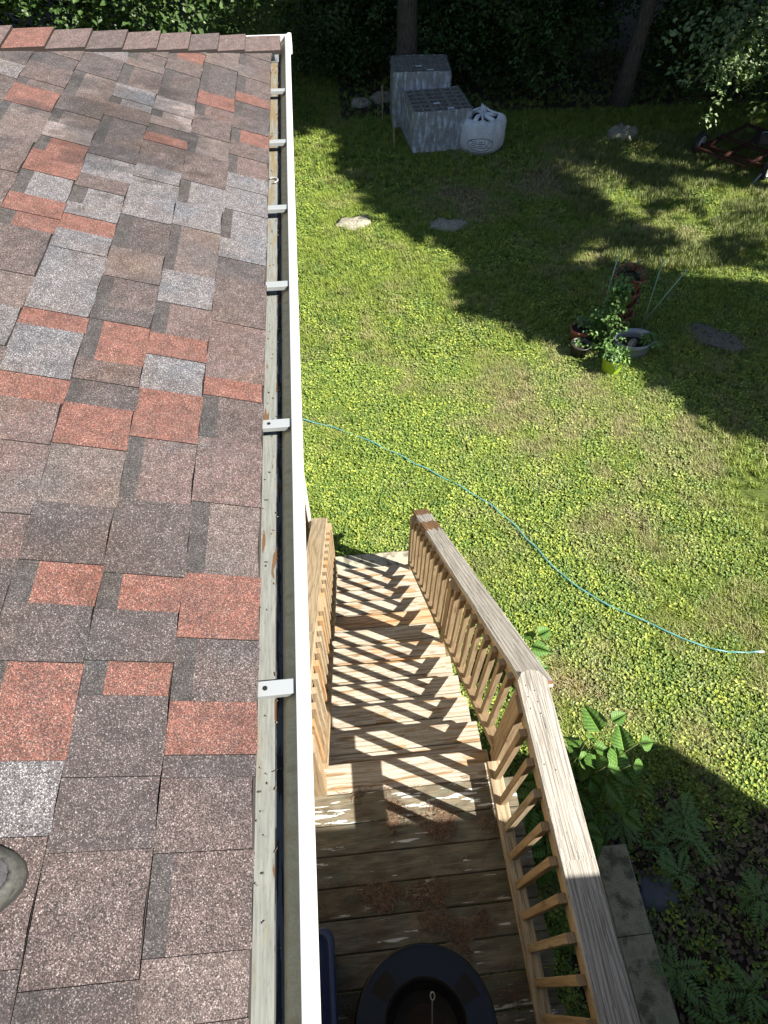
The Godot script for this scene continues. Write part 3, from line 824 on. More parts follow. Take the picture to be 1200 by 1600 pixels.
# ------------------------------------------------------------------ landing and stairs
func landing():
	var t = thing("landing_deck", "weathered wooden landing with flaking white paint beside the house wall, railed on its outer side", "deck")
	var edges = [-1.092, -0.924, -0.763, -0.608, -0.458, -0.313, -0.165, -0.018, 0.130, 0.277, 0.424, 0.571, 0.718, 0.865, 0.94]
	for i in edges.size() - 1:
		var b = MB.new()
		var z = (edges[i] + edges[i + 1]) / 2
		var w = edges[i + 1] - edges[i] - 0.004
		var xr = 0.845 + rng.randf_range(-0.006, 0.02) if i > 0 else 0.73
		var sag = rng.randf_range(-0.0025, 0.0025)
		b.bar(Vector3(-0.53, 1.881 + sag, z), Vector3(xr, 1.881 + sag, z + 0.004), w, 0.038, Vector3.UP, 0.005, off())
		obj("deck_board", b, M.tread if i == 0 else M.deck_painted if i == 1 else (M.deck if i % 3 != 1 else M.deck_b), t)
	var b = MB.new()
	for x in [-0.45, 0.15, 0.78]:
		b.bar(Vector3(x, 1.77, -1.06), Vector3(x, 1.77, 0.94), 0.038, 0.18)
	b.bar(Vector3(-0.5, 1.77, -1.05), Vector3(0.8, 1.77, -1.05), 0.038, 0.18)
	obj("joist", b, M.deck_b, t)
	for q in [Vector2(0.79, -1.03), Vector2(0.79, 0.85), Vector2(-0.45, -1.0)]:
		b = MB.new()
		var top = 2.79 if q.x > 0 else 1.68
		b.bar(Vector3(q.x, 0, q.y), Vector3(q.x, top, q.y), 0.09, 0.09, Vector3(0, 0, 1), 0.005, off())
		obj("post", b, M.pine, t)
	# cap with clipped corners at its far end
	b = MB.new()
	var sec = [Vector2(-0.074, 0.95), Vector2(0.074, 0.95), Vector2(0.074, -1.125), Vector2(0.045, -1.165), Vector2(0.0, -1.180), Vector2(-0.045, -1.168), Vector2(-0.074, -1.13)]
	var cx = 0.839; var uo = off()
	for i in sec.size():
		var p = sec[i]; var q = sec[(i + 1) % sec.size()]
		var s = 0.95
		var f = func(v, y, k): return Vector3(cx + v.x * k, y, v.y if v.y < -1.1 else v.y)
		var uv = func(v, e): return Vector2((v.x + e) / 0.3, (v.y) / 2.3) + uo
		b.face(f.call(p, 2.826, 1), f.call(q, 2.826, 1), f.call(q, 2.792, 1), f.call(p, 2.792, 1), Vector3(cx, 2.81, -0.3))
		b.quad(f.call(p, 2.826, 1), f.call(q, 2.826, 1), f.call(q, 2.831, s), f.call(p, 2.831, s), uv.call(p, 0), uv.call(q, 0), uv.call(q, 0.004), uv.call(p, 0.004))
		if i > 0 and i < sec.size() - 1:
			b.tri(f.call(sec[0], 2.831, s), f.call(q, 2.831, s), f.call(p, 2.831, s), uv.call(sec[0], 0), uv.call(q, 0), uv.call(p, 0))
			b.tri(f.call(sec[0], 2.792, 1), f.call(p, 2.792, 1), f.call(q, 2.792, 1), uv.call(sec[0], 0), uv.call(p, 0), uv.call(q, 0))
	var cap = obj("rail_cap", b, M.cap, t)
	for k in 8:
		b = MB.new()
		b.lathe([Vector2(0, 0.0008), Vector2(0.0032, 0.0006), Vector2(0.0034, -0.0005)], 8)
		var nl = obj("nail_head", b, M.black_matte, cap)
		nl.position = Vector3(0.80 + 0.035 * (k % 2) + 0.006 * sin(k * 3.0), 2.8312, -1.10 + 0.028 * k + (0.2 if k > 5 else 0.0))
	b = MB.new()
	b.bar(Vector3(0.790, 2.744, -0.98), Vector3(0.790, 2.744, 0.80), 0.038, 0.088, Vector3.UP, 0.005, off())
	obj("upper_rail", b, M.pine, t)
	b = MB.new()
	b.bar(Vector3(0.733, 1.992, -0.985), Vector3(0.733, 1.992, 0.80), 0.077, 0.038, Vector3.UP, 0.005, off())
	obj("bottom_rail", b, M.cap_warm, t)
	for i in 13:
		var z = -0.90 + 0.1345 * i
		b = MB.new()
		b.bar(Vector3(0.738, 2.011, z), Vector3(0.752, 2.765, z), 0.036, 0.036, Vector3(0, 0, 1), 0.003, off())
		obj("baluster", b, M.pine if i % 4 != 2 else M.cap_warm, t)
	# dry needles and leaf crumbs
	var xf = []; var cols = []
	var stick = MB.new()
	stick.bar(Vector3(-0.5, 0, 0), Vector3(0.5, 0, 0), 0.09, 0.06, Vector3.UP, 0.01)
	var fn = noise(17, 2.6, 3)
	var n = 0
	while n < 60000:
		var x = rng.randf_range(-0.34, 0.8); var z = rng.randf_range(-0.95, 0.3)
		var d = fn.get_noise_2d(x, z) + 0.55 * exp(-pow(Vector2((x - 0.46) / 0.16, (z + 0.68) / 0.14).length(), 2)) + 0.6 * exp(-pow(Vector2((x - 0.22) / 0.28, (z + 0.40) / 0.075).length(), 2)) + 0.4 * exp(-pow(Vector2((x - 0.3) / 0.25, (z + 0.25) / 0.07).length(), 2))
		if d < rng.randf_range(0.36, 0.95): 
			n += 1
			if rng.randf() > 0.006: continue
		var l = rng.randf_range(0.012, 0.042)
		var bs = Basis(Vector3.UP, rng.randf() * TAU) * Basis(Vector3.FORWARD, rng.randf_range(-0.2, 0.25))
		xf.append(Transform3D(bs.scaled_local(Vector3(l, 0.020, 0.020)), Vector3(x, 1.904 + rng.randf() * 0.008, z)))
		cols.append([Color(0.13, 0.065, 0.042), Color(0.19, 0.115, 0.07), Color(0.085, 0.05, 0.036), Color(0.25, 0.19, 0.125)][rng.randi() % 4])
		n += 1
	tag(many("fallen_needles", stick.mesh(), M.litter, xf, cols), "reddish brown dry needles scattered over the landing boards", "debris")

func stair_y(z: float) -> float:      # the line of the nosings
	return 1.9 - 0.7072 * (-z - 1.092)

func stairs():
	var t = thing("wooden_stairs", "long straight wooden stair running down from the landing to the lawn, railed on both sides", "stairs")
	for k in range(1, 12):
		var zn = -1.092 - 0.222 * k; var y = 1.9 - 0.157 * k
		var xa = -0.265 + 0.004 * k; var xb = 0.735 - 0.0065 * k
		for j in 2:
			var b = MB.new()
			var z = zn + 0.064 + 0.130 * j
			b.bar(Vector3(xa, y - 0.019 + rng.randf_range(-0.002, 0.002), z + rng.randf_range(-0.003, 0.003)), Vector3(xb, y - 0.019, z), 0.126, 0.038, Vector3.UP, 0.005, off())
			obj("tread_board", b, M.tread_red if (k * 5 + j * 3) % 7 == 0 else M.tread, t)
	for x in [-0.285, 0.235, 0.72]:
		var b = MB.new()
		b.bar(Vector3(x, 1.60, -1.10), Vector3(x * 0.9, -0.02, -3.40), 0.038, 0.20, Vector3.UP, 0.004, off(), true)
		obj("stringer", b, M.tread, t)
	# the two rails; each drifts inwards on its way down
	for side in 2:
		var top0 = Vector3(0.866, 2.800, -1.14) if side == 1 else Vector3(-0.350, 2.790, -0.93)
		var top1 = Vector3(0.722, 0.985, -3.60) if side == 1 else Vector3(-0.252, 0.975, -3.60)
		var dz = func(z): return (z - top0.z) / (top1.z - top0.z)
		var P = func(z, drop, dx): return top0.lerp(top1, dz.call(z)) + Vector3(dx, -drop, 0)
		var inn = -1.0 if side == 1 else 1.0      # towards the steps
		var b = MB.new()
		b.bar(P.call(-3.63, 0.019, 0), P.call(-1.10 if side == 1 else -0.90, 0.019, 0), 0.15, 0.038, Vector3.UP, 0.006, Vector2(0.1, 0.0), false, 0.36, 3.4 if side == 1 else 2.2)
		obj("rail_cap", b, M.cap_stained if side == 1 else M.cap_warm, t)
		b = MB.new()
		b.bar(P.call(-3.58, 0.088, inn * 0.050), P.call(-1.08, 0.088, inn * 0.050), 0.038, 0.090, Vector3.UP, 0.005, off())
		obj("upper_rail", b, M.pine, t)
		var zs = [-3.50, -2.20, -0.965] if side == 0 else [-3.50, -2.20]
		for z in zs:
			b = MB.new()
			var p = P.call(z, 0.05, inn * 0.075)
			var foot = 0.03 if z < -3.0 else stair_y(z) - 0.25
			b.bar(Vector3(p.x, foot, z), p, 0.085, 0.085, Vector3(0, 0, 1), 0.005, off())
			obj("post", b, M.pine, t)
		var sections = [[-3.44, -2.25], [-2.15, -1.05]]
		for s in sections:
			b = MB.new()
			var y0 = stair_y(s[0]) + 0.10; var y1 = stair_y(s[1]) + 0.10
			var x0 = P.call(s[0], 0, inn * 0.098).x; var x1 = P.call(s[1], 0, inn * 0.098).x
			b.bar(Vector3(x0, y0, s[0]), Vector3(x1, y1, s[1]), 0.070, 0.036, Vector3.UP, 0.005, off())
			obj("bottom_rail", b, M.pine, t)
			var n = 10
			for i in n:
				var z = lerpf(s[0] + 0.03, s[1] - 0.05, i / float(n - 1))
				b = MB.new()
				var x = P.call(z, 0, inn * 0.094).x
				b.bar(Vector3(x, stair_y(z) + 0.11, z), Vector3(P.call(z, 0, inn * 0.088).x, P.call(z, 0.055, 0).y, z), 0.036, 0.036, Vector3(0, 0, 1), 0.003, off())
				obj("baluster", b, [M.pine, M.cap_warm, M.cap_warm, M.pine_red][(i * 3 + side) % 4] if side == 0 else M.pine, t)
	var pad = MB.new()
	pad.bar(Vector3(-0.36, 0.0, -3.53), Vector3(0.80, 0.0, -3.53), 0.50, 0.13, Vector3.UP, 0.012)
	tag(obj("concrete_pad", pad, M.concrete), "pale concrete slab at the foot of the wooden stairs", "slab")
	var strip = MB.new()
	for q in [[-0.72, -0.14], [-0.135, 0.42], [0.425, 1.1]]:
		strip.bar(Vector3(1.835, 0.14, q[0]), Vector3(1.835, 0.14, q[1]), 0.265, 0.32, Vector3.UP, 0.012)
	tag(obj("concrete_kerb", strip, M.old_concrete), "low cracked concrete footing wall running beside the landing, under the weeds", "kerb")

# ------------------------------------------------------------------ things on and by the landing
func landing_things():
	# fire pit: wide glossy rim round a sunken bowl, on three legs
	var t = thing("fire_pit", "round glossy black metal fire pit with a wide rim standing on the landing", "fire pit", Vector3(0.167, 1.9, 0.148))
	var b = MB.new(true)
	b.lathe([Vector2(0.300, 0.335), Vector2(0.309, 0.345), Vector2(0.310, 0.356), Vector2(0.303, 0.362), Vector2(0.295, 0.360)], 64)
	obj("rolled_edge", b, M.black_metal, t)
	b = MB.new(true)
	b.lathe([Vector2(0.298, 0.356), Vector2(0.285, 0.3545), Vector2(0.190, 0.3590), Vector2(0.178, 0.3585), Vector2(0.168, 0.350), Vector2(0.160, 0.338), Vector2(0.146, 0.330), Vector2(0.140, 0.322)], 64)
	var rim = obj("rim", b, M.black_metal, t)
	for a in [-2.35, -0.55, 0.75, 2.55]:  # matte dark panels standing a hair above the rim
		b = MB.new()
		for i in 6:
			var a0 = a - 0.20 + 0.40 * i / 6; var a1 = a - 0.20 + 0.40 * (i + 1) / 6
			var f = func(r, an, y): return Vector3(cos(an) * r, y, sin(an) * r)
			b.quad(f.call(0.190, a0, 0.3605), f.call(0.272, a0, 0.3575), f.call(0.272, a1, 0.3575), f.call(0.190, a1, 0.3605))
			b.quad(f.call(0.190, a0, 0.3605), f.call(0.190, a1, 0.3605), f.call(0.190, a1, 0.350), f.call(0.190, a0, 0.350))
			b.quad(f.call(0.272, a0, 0.3575), f.call(0.272, a1, 0.3575), f.call(0.272, a1, 0.350), f.call(0.272, a0, 0.350))
		obj("dark_panel", b, M.black_matte, rim)
	b = MB.new(true)
	b.lathe([Vector2(0.141, 0.322), Vector2(0.134, 0.312), Vector2(0.10, 0.306), Vector2(0.092, 0.300), Vector2(0.0, 0.296)], 40)
	b.lathe([Vector2(0.30, 0.336), Vector2(0.20, 0.30), Vector2(0.145, 0.20), Vector2(0.0, 0.17)], 40)
	obj("bowl", b, M.black_matte, t)
	b = MB.new(true)
	b.lathe([Vector2(0.088, 0.3005), Vector2(0.06, 0.306), Vector2(0.03, 0.303), Vector2(0.0, 0.308)], 24, 1.0, 1.0, Color.WHITE, 0.04)
	obj("ash", b, M.ash, t)
	for k in 3:
		var a = TAU * k / 3 + 0.5
		b = MB.new()
		b.tube([Vector3(cos(a) * 0.27, 0.0, sin(a) * 0.27), Vector3(cos(a) * 0.20, 0.30, sin(a) * 0.20)], 0.012, 8)
		obj("leg", b, M.black_metal, t)
	b = MB.new(true)     # poker of bent wire with an eye at its end
	var pts = [Vector3(0.184, 2.21, 0.23), Vector3(0.193, 2.26, 0.15), Vector3(0.203, 2.33, 0.055)]
	for i in 13:
		var a = PI * 0.5 + TAU * i / 12.0
		pts.append(Vector3(0.2055 + 0.009 * cos(a), 2.345 + 0.006 - 0.006 * sin(a), 0.036 + 0.014 * sin(a)))
	b.tube(pts, 0.0026, 8)
	tag(obj("poker", b, M.wire), "thin bent wire poker with an eye at its end, leaning in the fire pit bowl", "poker")
	# navy bin between the wall and the pit
	t = thing("storage_bin", "navy blue plastic bin with rounded corners against the house wall on the landing", "bin", Vector3(-0.36, 1.9, 0.10))
	var rr = func(w, d, r, y, dip): # ring of a rounded rectangle
		var out = []
		for c in 4:
			for k in 6:
				var a = PI / 2 * c + PI / 2 * k / 5.0
				var sx = [1, -1, -1, 1][c]; var sz = [1, 1, -1, -1][c]
				out.append(Vector3(sx * (w - r) + cos(a) * r, y, sz * (d - r) + sin(a) * r))
		return out
	var loft = func(m, rings):
		for i in rings.size() - 1:
			var n = rings[i].size()
			for k in n: m.quad(rings[i][k], rings[i][(k + 1) % n], rings[i + 1][(k + 1) % n], rings[i + 1][k])
		var e = rings[rings.size() - 1]
		for k in range(1, e.size() - 1): m.tri(e[0], e[k], e[k + 1])
	b = MB.new(true)
	loft.call(b, [rr.call(0.125, 0.30, 0.04, 0.0, 0), rr.call(0.140, 0.335, 0.045, 0.40, 0), rr.call(0.150, 0.350, 0.045, 0.40, 0), rr.call(0.150, 0.350, 0.045, 0.43, 0)])
	obj("body", b, M.navy, t)
	b = MB.new(true)
	loft.call(b, [rr.call(0.155, 0.356, 0.05, 0.415, 0), rr.call(0.155, 0.356, 0.05, 0.468, 0), rr.call(0.148, 0.349, 0.045, 0.478, 0), rr.call(0.128, 0.329, 0.04, 0.480, 0), rr.call(0.120, 0.321, 0.04, 0.470, 0), rr.call(0.05, 0.25, 0.03, 0.474, 0)])
	obj("lid", b, M.navy, t)
	# shoe on the roof
	t = thing("shoe", "toe of a grey shoe with a grey-green rubber rand, standing on the shingles", "shoe", rp(0.303, -0.172, 0.011))
	t.rotation = Vector3(0, 0.16, -0.3217)
	# outline of the sole: distance back from the toe, half width; the upper's height there
	var prof = [[0.0, 0.0, 0.030], [0.004, 0.014, 0.034], [0.014, 0.026, 0.040], [0.032, 0.038, 0.046], [0.060, 0.046, 0.052], [0.10, 0.050, 0.060], [0.15, 0.047, 0.075], [0.20, 0.041, 0.090], [0.25, 0.038, 0.098], [0.285, 0.028, 0.098], [0.30, 0.0, 0.090]]
	var up = MB.new(true); var ra = MB.new(true); var so = MB.new(true)
	var steps = [[0.0, 0.0], [-0.004, 0.004], [-0.004, 0.012], [-0.002, 0.016], [0.000, 0.026], [0.006, 0.034], [0.011, 0.037], [0.015, 0.0375], [0.017, 0.035]]
	var edge_pt = func(i, s, st): # outline point i, side s, moved in by st[0] at height st[1]
		var q = prof[i]
		var k = maxf(0.0, 1.0 - st[0] / 0.053)
		return Vector3(-(q[0] + st[0] * (1.0 if q[0] < 0.15 else -1.0) * maxf(0.0, 1.0 - minf(q[0], 0.3 - q[0]) / 0.06)), st[1], s * q[1] * k)
	for i in prof.size() - 1:
		for s in [-1.0, 1.0]:
			for k in steps.size() - 1:
				var m = so if k < 3 else ra
				var q4 = [edge_pt.call(i, s, steps[k]), edge_pt.call(i + 1, s, steps[k]), edge_pt.call(i + 1, s, steps[k + 1]), edge_pt.call(i, s, steps[k + 1])]
				if s < 0.0: q4.reverse()
				m.quad(q4[0], q4[1], q4[2], q4[3])
			var last = steps[steps.size() - 1]
			for k in 8:
				var f = func(ii, kk):
					var a = PI * 0.5 * kk / 8.0
					var e = edge_pt.call(ii, s, last)
					return Vector3(e.x, last[1] + (prof[ii][2] - last[1]) * sin(a), e.z * cos(a))
				if s < 0.0: up.quad(f.call(i, k + 1), f.call(i + 1, k + 1), f.call(i + 1, k), f.call(i, k))
				else: up.quad(f.call(i, k), f.call(i + 1, k), f.call(i + 1, k + 1), f.call(i, k + 1))
	obj("upper", up, M.shoe_upper, t); obj("rand", ra, M.shoe_rand, t); obj("sole", so, M.rubber, t)

# ------------------------------------------------------------------ yard
func hollow_block(l: float, w: float, h: float, cores: MB) -> ArrayMesh:
	var b = MB.new()
	var e = 0.034
	var xs = [-l / 2, -l / 2 + e, -e / 2, e / 2, l / 2 - e, l / 2]
	var zs = [-w / 2, -w / 2 + e, w / 2 - e, w / 2]
	for i in 5:
		for k in 3:
			var hole = k == 1 and (i == 1 or i == 3)
			var x0 = xs[i]; var x1 = xs[i + 1]; var z0 = zs[k]; var z1 = zs[k + 1]
			if not hole:
				b.quad(Vector3(x0, h, z0), Vector3(x1, h, z0), Vector3(x1, h, z1), Vector3(x0, h, z1))
				b.quad(Vector3(x0, 0, z0), Vector3(x0, 0, z1), Vector3(x1, 0, z1), Vector3(x1, 0, z0))
			else:
				for q in [[x0, z0, x1, z0], [x1, z0, x1, z1], [x1, z1, x0, z1], [x0, z1, x0, z0]]:
					cores.face(Vector3(q[0], 0, q[1]), Vector3(q[2], 0, q[3]), Vector3(q[2], h - 0.004, q[3]), Vector3(q[0], h - 0.004, q[1]), Vector3((q[0] + q[2]) * 0.5 * 2 - (x0 + x1) / 2, h / 2, (q[1] + q[3]) - (z0 + z1) / 2))
	for q in [[-l / 2, -w / 2, l / 2, -w / 2], [l / 2, -w / 2, l / 2, w / 2], [l / 2, w / 2, -l / 2, w / 2], [-l / 2, w / 2, -l / 2, -w / 2]]:
		b.face(Vector3(q[0], 0, q[1]), Vector3(q[2], 0, q[3]), Vector3(q[2], h, q[3]), Vector3(q[0], h, q[1]), Vector3(0, h / 2, 0))
	return b.mesh()

func wooden_pallet(t: Node3D, w: float, d: float, y: float):
	for i in 3:
		var b = MB.new()
		b.bar(Vector3(-w / 2, y + 0.05, (i - 1) * (d / 2 - 0.05)), Vector3(w / 2, y + 0.05, (i - 1) * (d / 2 - 0.05)), 0.09, 0.09, Vector3.UP, 0.004, off())
		obj("pallet_bearer", b, M.cap_warm, t)
	for i in 6:
		var b = MB.new()
		var x = lerpf(-w / 2 + 0.05, w / 2 - 0.05, i / 5.0)
		b.bar(Vector3(x, y + 0.107, -d / 2), Vector3(x, y + 0.107, d / 2), 0.095, 0.022, Vector3.UP, 0.002, off())
		obj("pallet_slat", b, M.cap_warm, t)

func block_pallet(label: String, at: Vector3, turn: float, nx: int, nz: int, layers: int, y0: float, group: String, split := -1):
	var t = thing("block_pallet", label, "pallet", at, group)
	t.rotation.y = turn
	var bl = 0.39; var bw = 0.19; var bh = 0.165
	var cb = MB.new()
	var hb = hollow_block(bl - 0.006, bw - 0.006, bh - 0.004, cb)
	var cm = cb.mesh()
	var w = nx * bl; var d = nz * bw
	wooden_pallet(t, w, d, y0)
	var y = y0 + 0.12
	for L in layers:
		if L == split:
			wooden_pallet(t, w, d, y)
			y += 0.12
		for i in nx:
			for k in nz:
				if L < layers - 1 and i > 0 and i < nx - 1 and k > 0 and k < nz - 1: continue
				var o = obj("concrete_block", hb, M.block, t)
				obj("cores", cm, M.block, o)
				o.position = Vector3(-w / 2 + bl * (i + 0.5) + rng.randf_range(-0.003, 0.003), y, -d / 2 + bw * (k + 0.5) + rng.randf_range(-0.003, 0.003))
		y += bh
	# film round the sides, creased
	var b = MB.new(true)
	var N = 48; var R = 10
	var fn = noise(int(at.x * 100), 1.2, 3)
	var ring = func(j):
		var out = []
		var f = j / float(R)
		for k in N:
			var a = 4.0 * k / N; var s = int(a); var u = a - s
			var c = [Vector2(1, 1), Vector2(-1, 1), Vector2(-1, -1), Vector2(1, -1)]
			var q = c[s % 4].lerp(c[(s + 1) % 4], u)
			var p = Vector3(q.x * (w / 2 + 0.008), 0, q.y * (d / 2 + 0.008))
			var yy = y0 + 0.05 + f * (y - y0 - 0.045)
			var pushed = 0.012 + 0.014 * fn.get_noise_3d(p.x * 5.0, yy * 1.5, p.z * 5.0)
			p += p.normalized() * pushed * (0.3 if j == R else 1.0)
			p.y = yy + (0.02 * fn.get_noise_2d(k * 2.0, 3.0) if j == R else 0.0)
			out.append(p)
		return out
	for j in R:
		var a = ring.call(j); var c = ring.call(j + 1)
		for k in N:
			var k2 = (k + 1) % N
			b.quad(a[k], a[k2], c[k2], c[k], Vector2(k / 12.0, j / 10.0), Vector2((k + 1) / 12.0, j / 10.0), Vector2((k + 1) / 12.0, (j + 1) / 10.0), Vector2(k / 12.0, (j + 1) / 10.0))
	obj("stretch_film", b, M.film, t)
	b = MB.new()
	for q in [Vector3(0.1, y + 0.002, d / 2 - 0.09), Vector3(-0.12, y + 0.002, d * 0.18)]:
		b.bar(q, q + Vector3(0.13, 0.0, -0.02), 0.06, 0.004, Vector3.UP, 0.001)
	obj("film_scrap", b, M.bag_plain, t)
	return t

func bulk_bag():
	var t = thing("bulk_bag", "bulging white woven bulk bag with tied loops and oval print, right of the pallets", "bag", Vector3(3.37, 0, -13.62))
	t.rotation.y = -1.0
	var b = MB.new(true)
	var N = 56
	var fn = noise(31, 0.8, 3)
	var rows = [[0.02, 0.385], [0.10, 0.425], [0.22, 0.445], [0.36, 0.445], [0.48, 0.43], [0.56, 0.40], [0.60, 0.35], [0.60, 0.28], [0.55, 0.20], [0.53, 0.0]]
	var pt = func(j, k):
		var a = TAU * (k % N) / N
		var sq = pow(pow(absf(cos(a)), 4.0) + pow(absf(sin(a)), 4.0), -0.25)
		var r = rows[j][1] * lerpf(1.0, sq, 0.38 if j < 6 else 0.15)
		var y = rows[j][0]
		if j >= 4 and j < 8:
			y += 0.075 * pow(maxf(0.0, cos(4.0 * (a - PI / 4))), 2.0) * (1.0 if j < 7 else 0.4)
			r *= 1.0 + 0.035 * sin(a * 11.0 + j) + 0.02 * sin(a * 23.0)
		r *= 1.0 + 0.09 * fn.get_noise_3d(cos(a) * 2.0, y * 3.0, sin(a) * 2.0) + 0.012 * sin(a * 17.0 + y * 9.0)
		return Vector3(cos(a) * r, y, sin(a) * r)
	var body = b; var inner = MB.new(true)
	for j in rows.size() - 1:
		for k in N:
			var m = inner if j >= 7 else body
			var v = func(jj): return 1.0 - rows[jj][0] / 0.62 * 0.9
			m.quad(pt.call(j, k), pt.call(j, k + 1), pt.call(j + 1, k + 1), pt.call(j + 1, k), Vector2(k * 2.0 / N, v.call(j)), Vector2((k + 1) * 2.0 / N, v.call(j)), Vector2((k + 1) * 2.0 / N, v.call(j + 1)), Vector2(k * 2.0 / N, v.call(j + 1)))
	obj("body", body, M.bag, t)
	obj("stone_fill", inner, M.soil, t)
	for k in 4:
		var a = PI / 4 + k * PI / 2
		var s = Vector3(cos(a) * 0.36, 0.62, sin(a) * 0.36)
		b = MB.new(true)
		var e = Vector3(cos(a + 0.5) * 0.06, 0.70 + 0.05 * (k % 2), sin(a + 0.5) * 0.06)
		b.tube([s - Vector3(0, 0.12, 0), s + Vector3(0, 0.03, 0), s.lerp(e, 0.55) + Vector3(0, 0.0, 0), e], [0.02, 0.022, 0.018, 0.014], 8)
		obj("lifting_loop", b, M.bag_plain, t)
	for k in 5:
		var a = k * 1.3
		b = MB.new(true)
		b.tube([Vector3(cos(a) * 0.30, 0.60, sin(a) * 0.30), Vector3(cos(a + 0.3) * 0.15, 0.64 + 0.03 * sin(a * 3.0), sin(a + 0.3) * 0.15), Vector3(0.02, 0.66, 0.02)], [0.05, 0.045, 0.02], 8)
		obj("gathered_flap", b, M.bag_plain, t)
	b = MB.new(true)
	b.tube([Vector3(0.0, 0.60, 0.02), Vector3(-0.015, 0.72, 0.03), Vector3(-0.03, 0.82, 0.02), Vector3(0.02, 0.80, 0.03), Vector3(0.10, 0.72, 0.06)], [0.035, 0.025, 0.018, 0.015, 0.012], 8)
	obj("tie", b, M.bag_plain, t)

func leaf_mesh(len: float, wid: float, tip: float, bend: float, rows := 7) -> ArrayMesh:
	var b = MB.new(true)
	var half = func(f): return wid * 0.5 * pow(sin(PI * pow(f, 0.60)), 0.85) * (1.0 - 0.25 * f * f) if f > 0.0 and f < 1.0 else 0.0
	var P = func(f, s): 
		var w = half.call(f)
		return Vector3(s * w, absf(s) * w * 0.22 - bend * f * f * len + 0.012 * len * sin(f * 26.0) * absf(s), f * len)
	for i in rows:
		var f0 = i / float(rows); var f1 = (i + 1) / float(rows)
		for s in [-1.0, 1.0]:
			for h in 2:
				var s0 = s * h * 0.5; var s1 = s * (h + 1) * 0.5
				b.quad(P.call(f0, s0), P.call(f1, s0), P.call(f1, s1), P.call(f0, s1), Vector2(0.5 + s0 * 0.5, f0), Vector2(0.5 + s0 * 0.5, f1), Vector2(0.5 + s1 * 0.5, f1), Vector2(0.5 + s1 * 0.5, f0))
	return b.mesh()

func leaf_basis(dir: Vector3, droop: float) -> Basis:
	var z = (dir.normalized() + Vector3(0, -droop, 0)).normalized()
	var x = Vector3.UP.cross(z).normalized()
	return Basis(x, z.cross(x), z)

func big_leaf_plant(label: String, base: Vector3, tips: Array, lm: Array, group: String):
	var t = thing("broadleaf_weed", label, "plant", base, group)
	for tp in tips:
		var e = tp - base
		var mid = Vector3(e.x * 0.35, e.y * 0.75, e.z * 0.35)
		var pts = []
		for i in 9:
			var f = i / 8.0
			pts.append(Vector3.ZERO.lerp(mid, f).lerp(mid.lerp(e, f), f))
		var b = MB.new(true)
		b.tube(pts, [0.007, 0.007, 0.006, 0.006, 0.005, 0.005, 0.004, 0.003, 0.002], 6)
		obj("stem", b, M.stem, t)
		var out = Vector3(e.x, 0, e.z).normalized()
		var side = out.cross(Vector3.UP)
		for i in range(3, 9):
			var s = (1.0 if i % 2 == 0 else -1.0)
			var d = (side * s * 1.0 + out * (0.5 if i < 8 else 2.5)).normalized()
			var o = obj("leaf", lm[rng.randi() % 3], M.big_leaf, t)
			var sc = rng.randf_range(0.75, 1.1) * (0.75 if i == 8 else 1.0)
			o.transform = Transform3D(leaf_basis(d, rng.randf_range(0.0, 0.6)).rotated(d, rng.randf_range(-0.4, 0.4)).scaled(Vector3.ONE * sc), pts[i] + d * 0.015)

func fern_plant(label: String, base: Vector3, h: float, fronds: int, fm: ArrayMesh, group: String):
	var t = thing("feathery_weed", label, "plant", base, group)
	var b = MB.new(true)
	var lean = Vector3(rng.randf_range(-0.1, 0.1), h, rng.randf_range(-0.1, 0.1))
	b.tube([Vector3.ZERO, lean * 0.5 + Vector3(0.01, 0, 0), lean], [0.005, 0.004, 0.003], 6)
	obj("stem", b, M.stem, t)
	var a = rng.randf() * TAU
	for i in fronds:
		a += 2.4
		var f = lerpf(0.45, 1.0, i / float(fronds))
		var o = obj("frond", fm, M.fern, t)
		o.transform = Transform3D(leaf_basis(Vector3(cos(a), 0.25, sin(a)), 0.1).scaled(Vector3.ONE * rng.randf_range(0.5, 0.95)), lean * f)

func frond_mesh() -> ArrayMesh:
	var b = MB.new(true)
	for i in 7:
		var z = 0.03 + i * 0.028
		var l = 0.085 * sin(PI * (0.2 + 0.75 * i / 9.0))
		for s in [-1.0, 1.0]:
			var p = Vector3(0, -0.25 * z * z * 4.0, z)
			var d = Vector3(s * 0.9, 0.05, 0.55).normalized()
			var n = Vector3(0, 1, 0).cross(d).normalized() * 0.013
			var m = p + d * l * 0.45; var e = p + d * l - Vector3(0, 0.012, 0)
			b.quad(p, m + n, e, m - n)
	b.bar(Vector3.ZERO, Vector3(0, -0.05, 0.23), 0.003, 0.003)
	var p = Vector3(0, -0.05, 0.22)
	b.quad(p, p + Vector3(0.012, 0, 0.03), p + Vector3(0, -0.01, 0.07), p + Vector3(-0.012, 0, 0.03))
	return b.mesh()

func foliage_clump(parent: Node3D, called: String, pts: Array, m: ArrayMesh, scale: float, c0: Color, c1: Color):
	var xf = []; var cols = []
	for p in pts:
		xf.append(Transform3D(Basis(Vector3.UP, rng.randf() * TAU).rotated(Vector3(1, 0, 0), rng.randf_range(-0.5, 0.5)).scaled(Vector3.ONE * scale * rng.randf_range(0.7, 1.3)), p))
		cols.append(c0.lerp(c1, rng.randf()))
	many(called, m, M.leaf, xf, cols, parent)

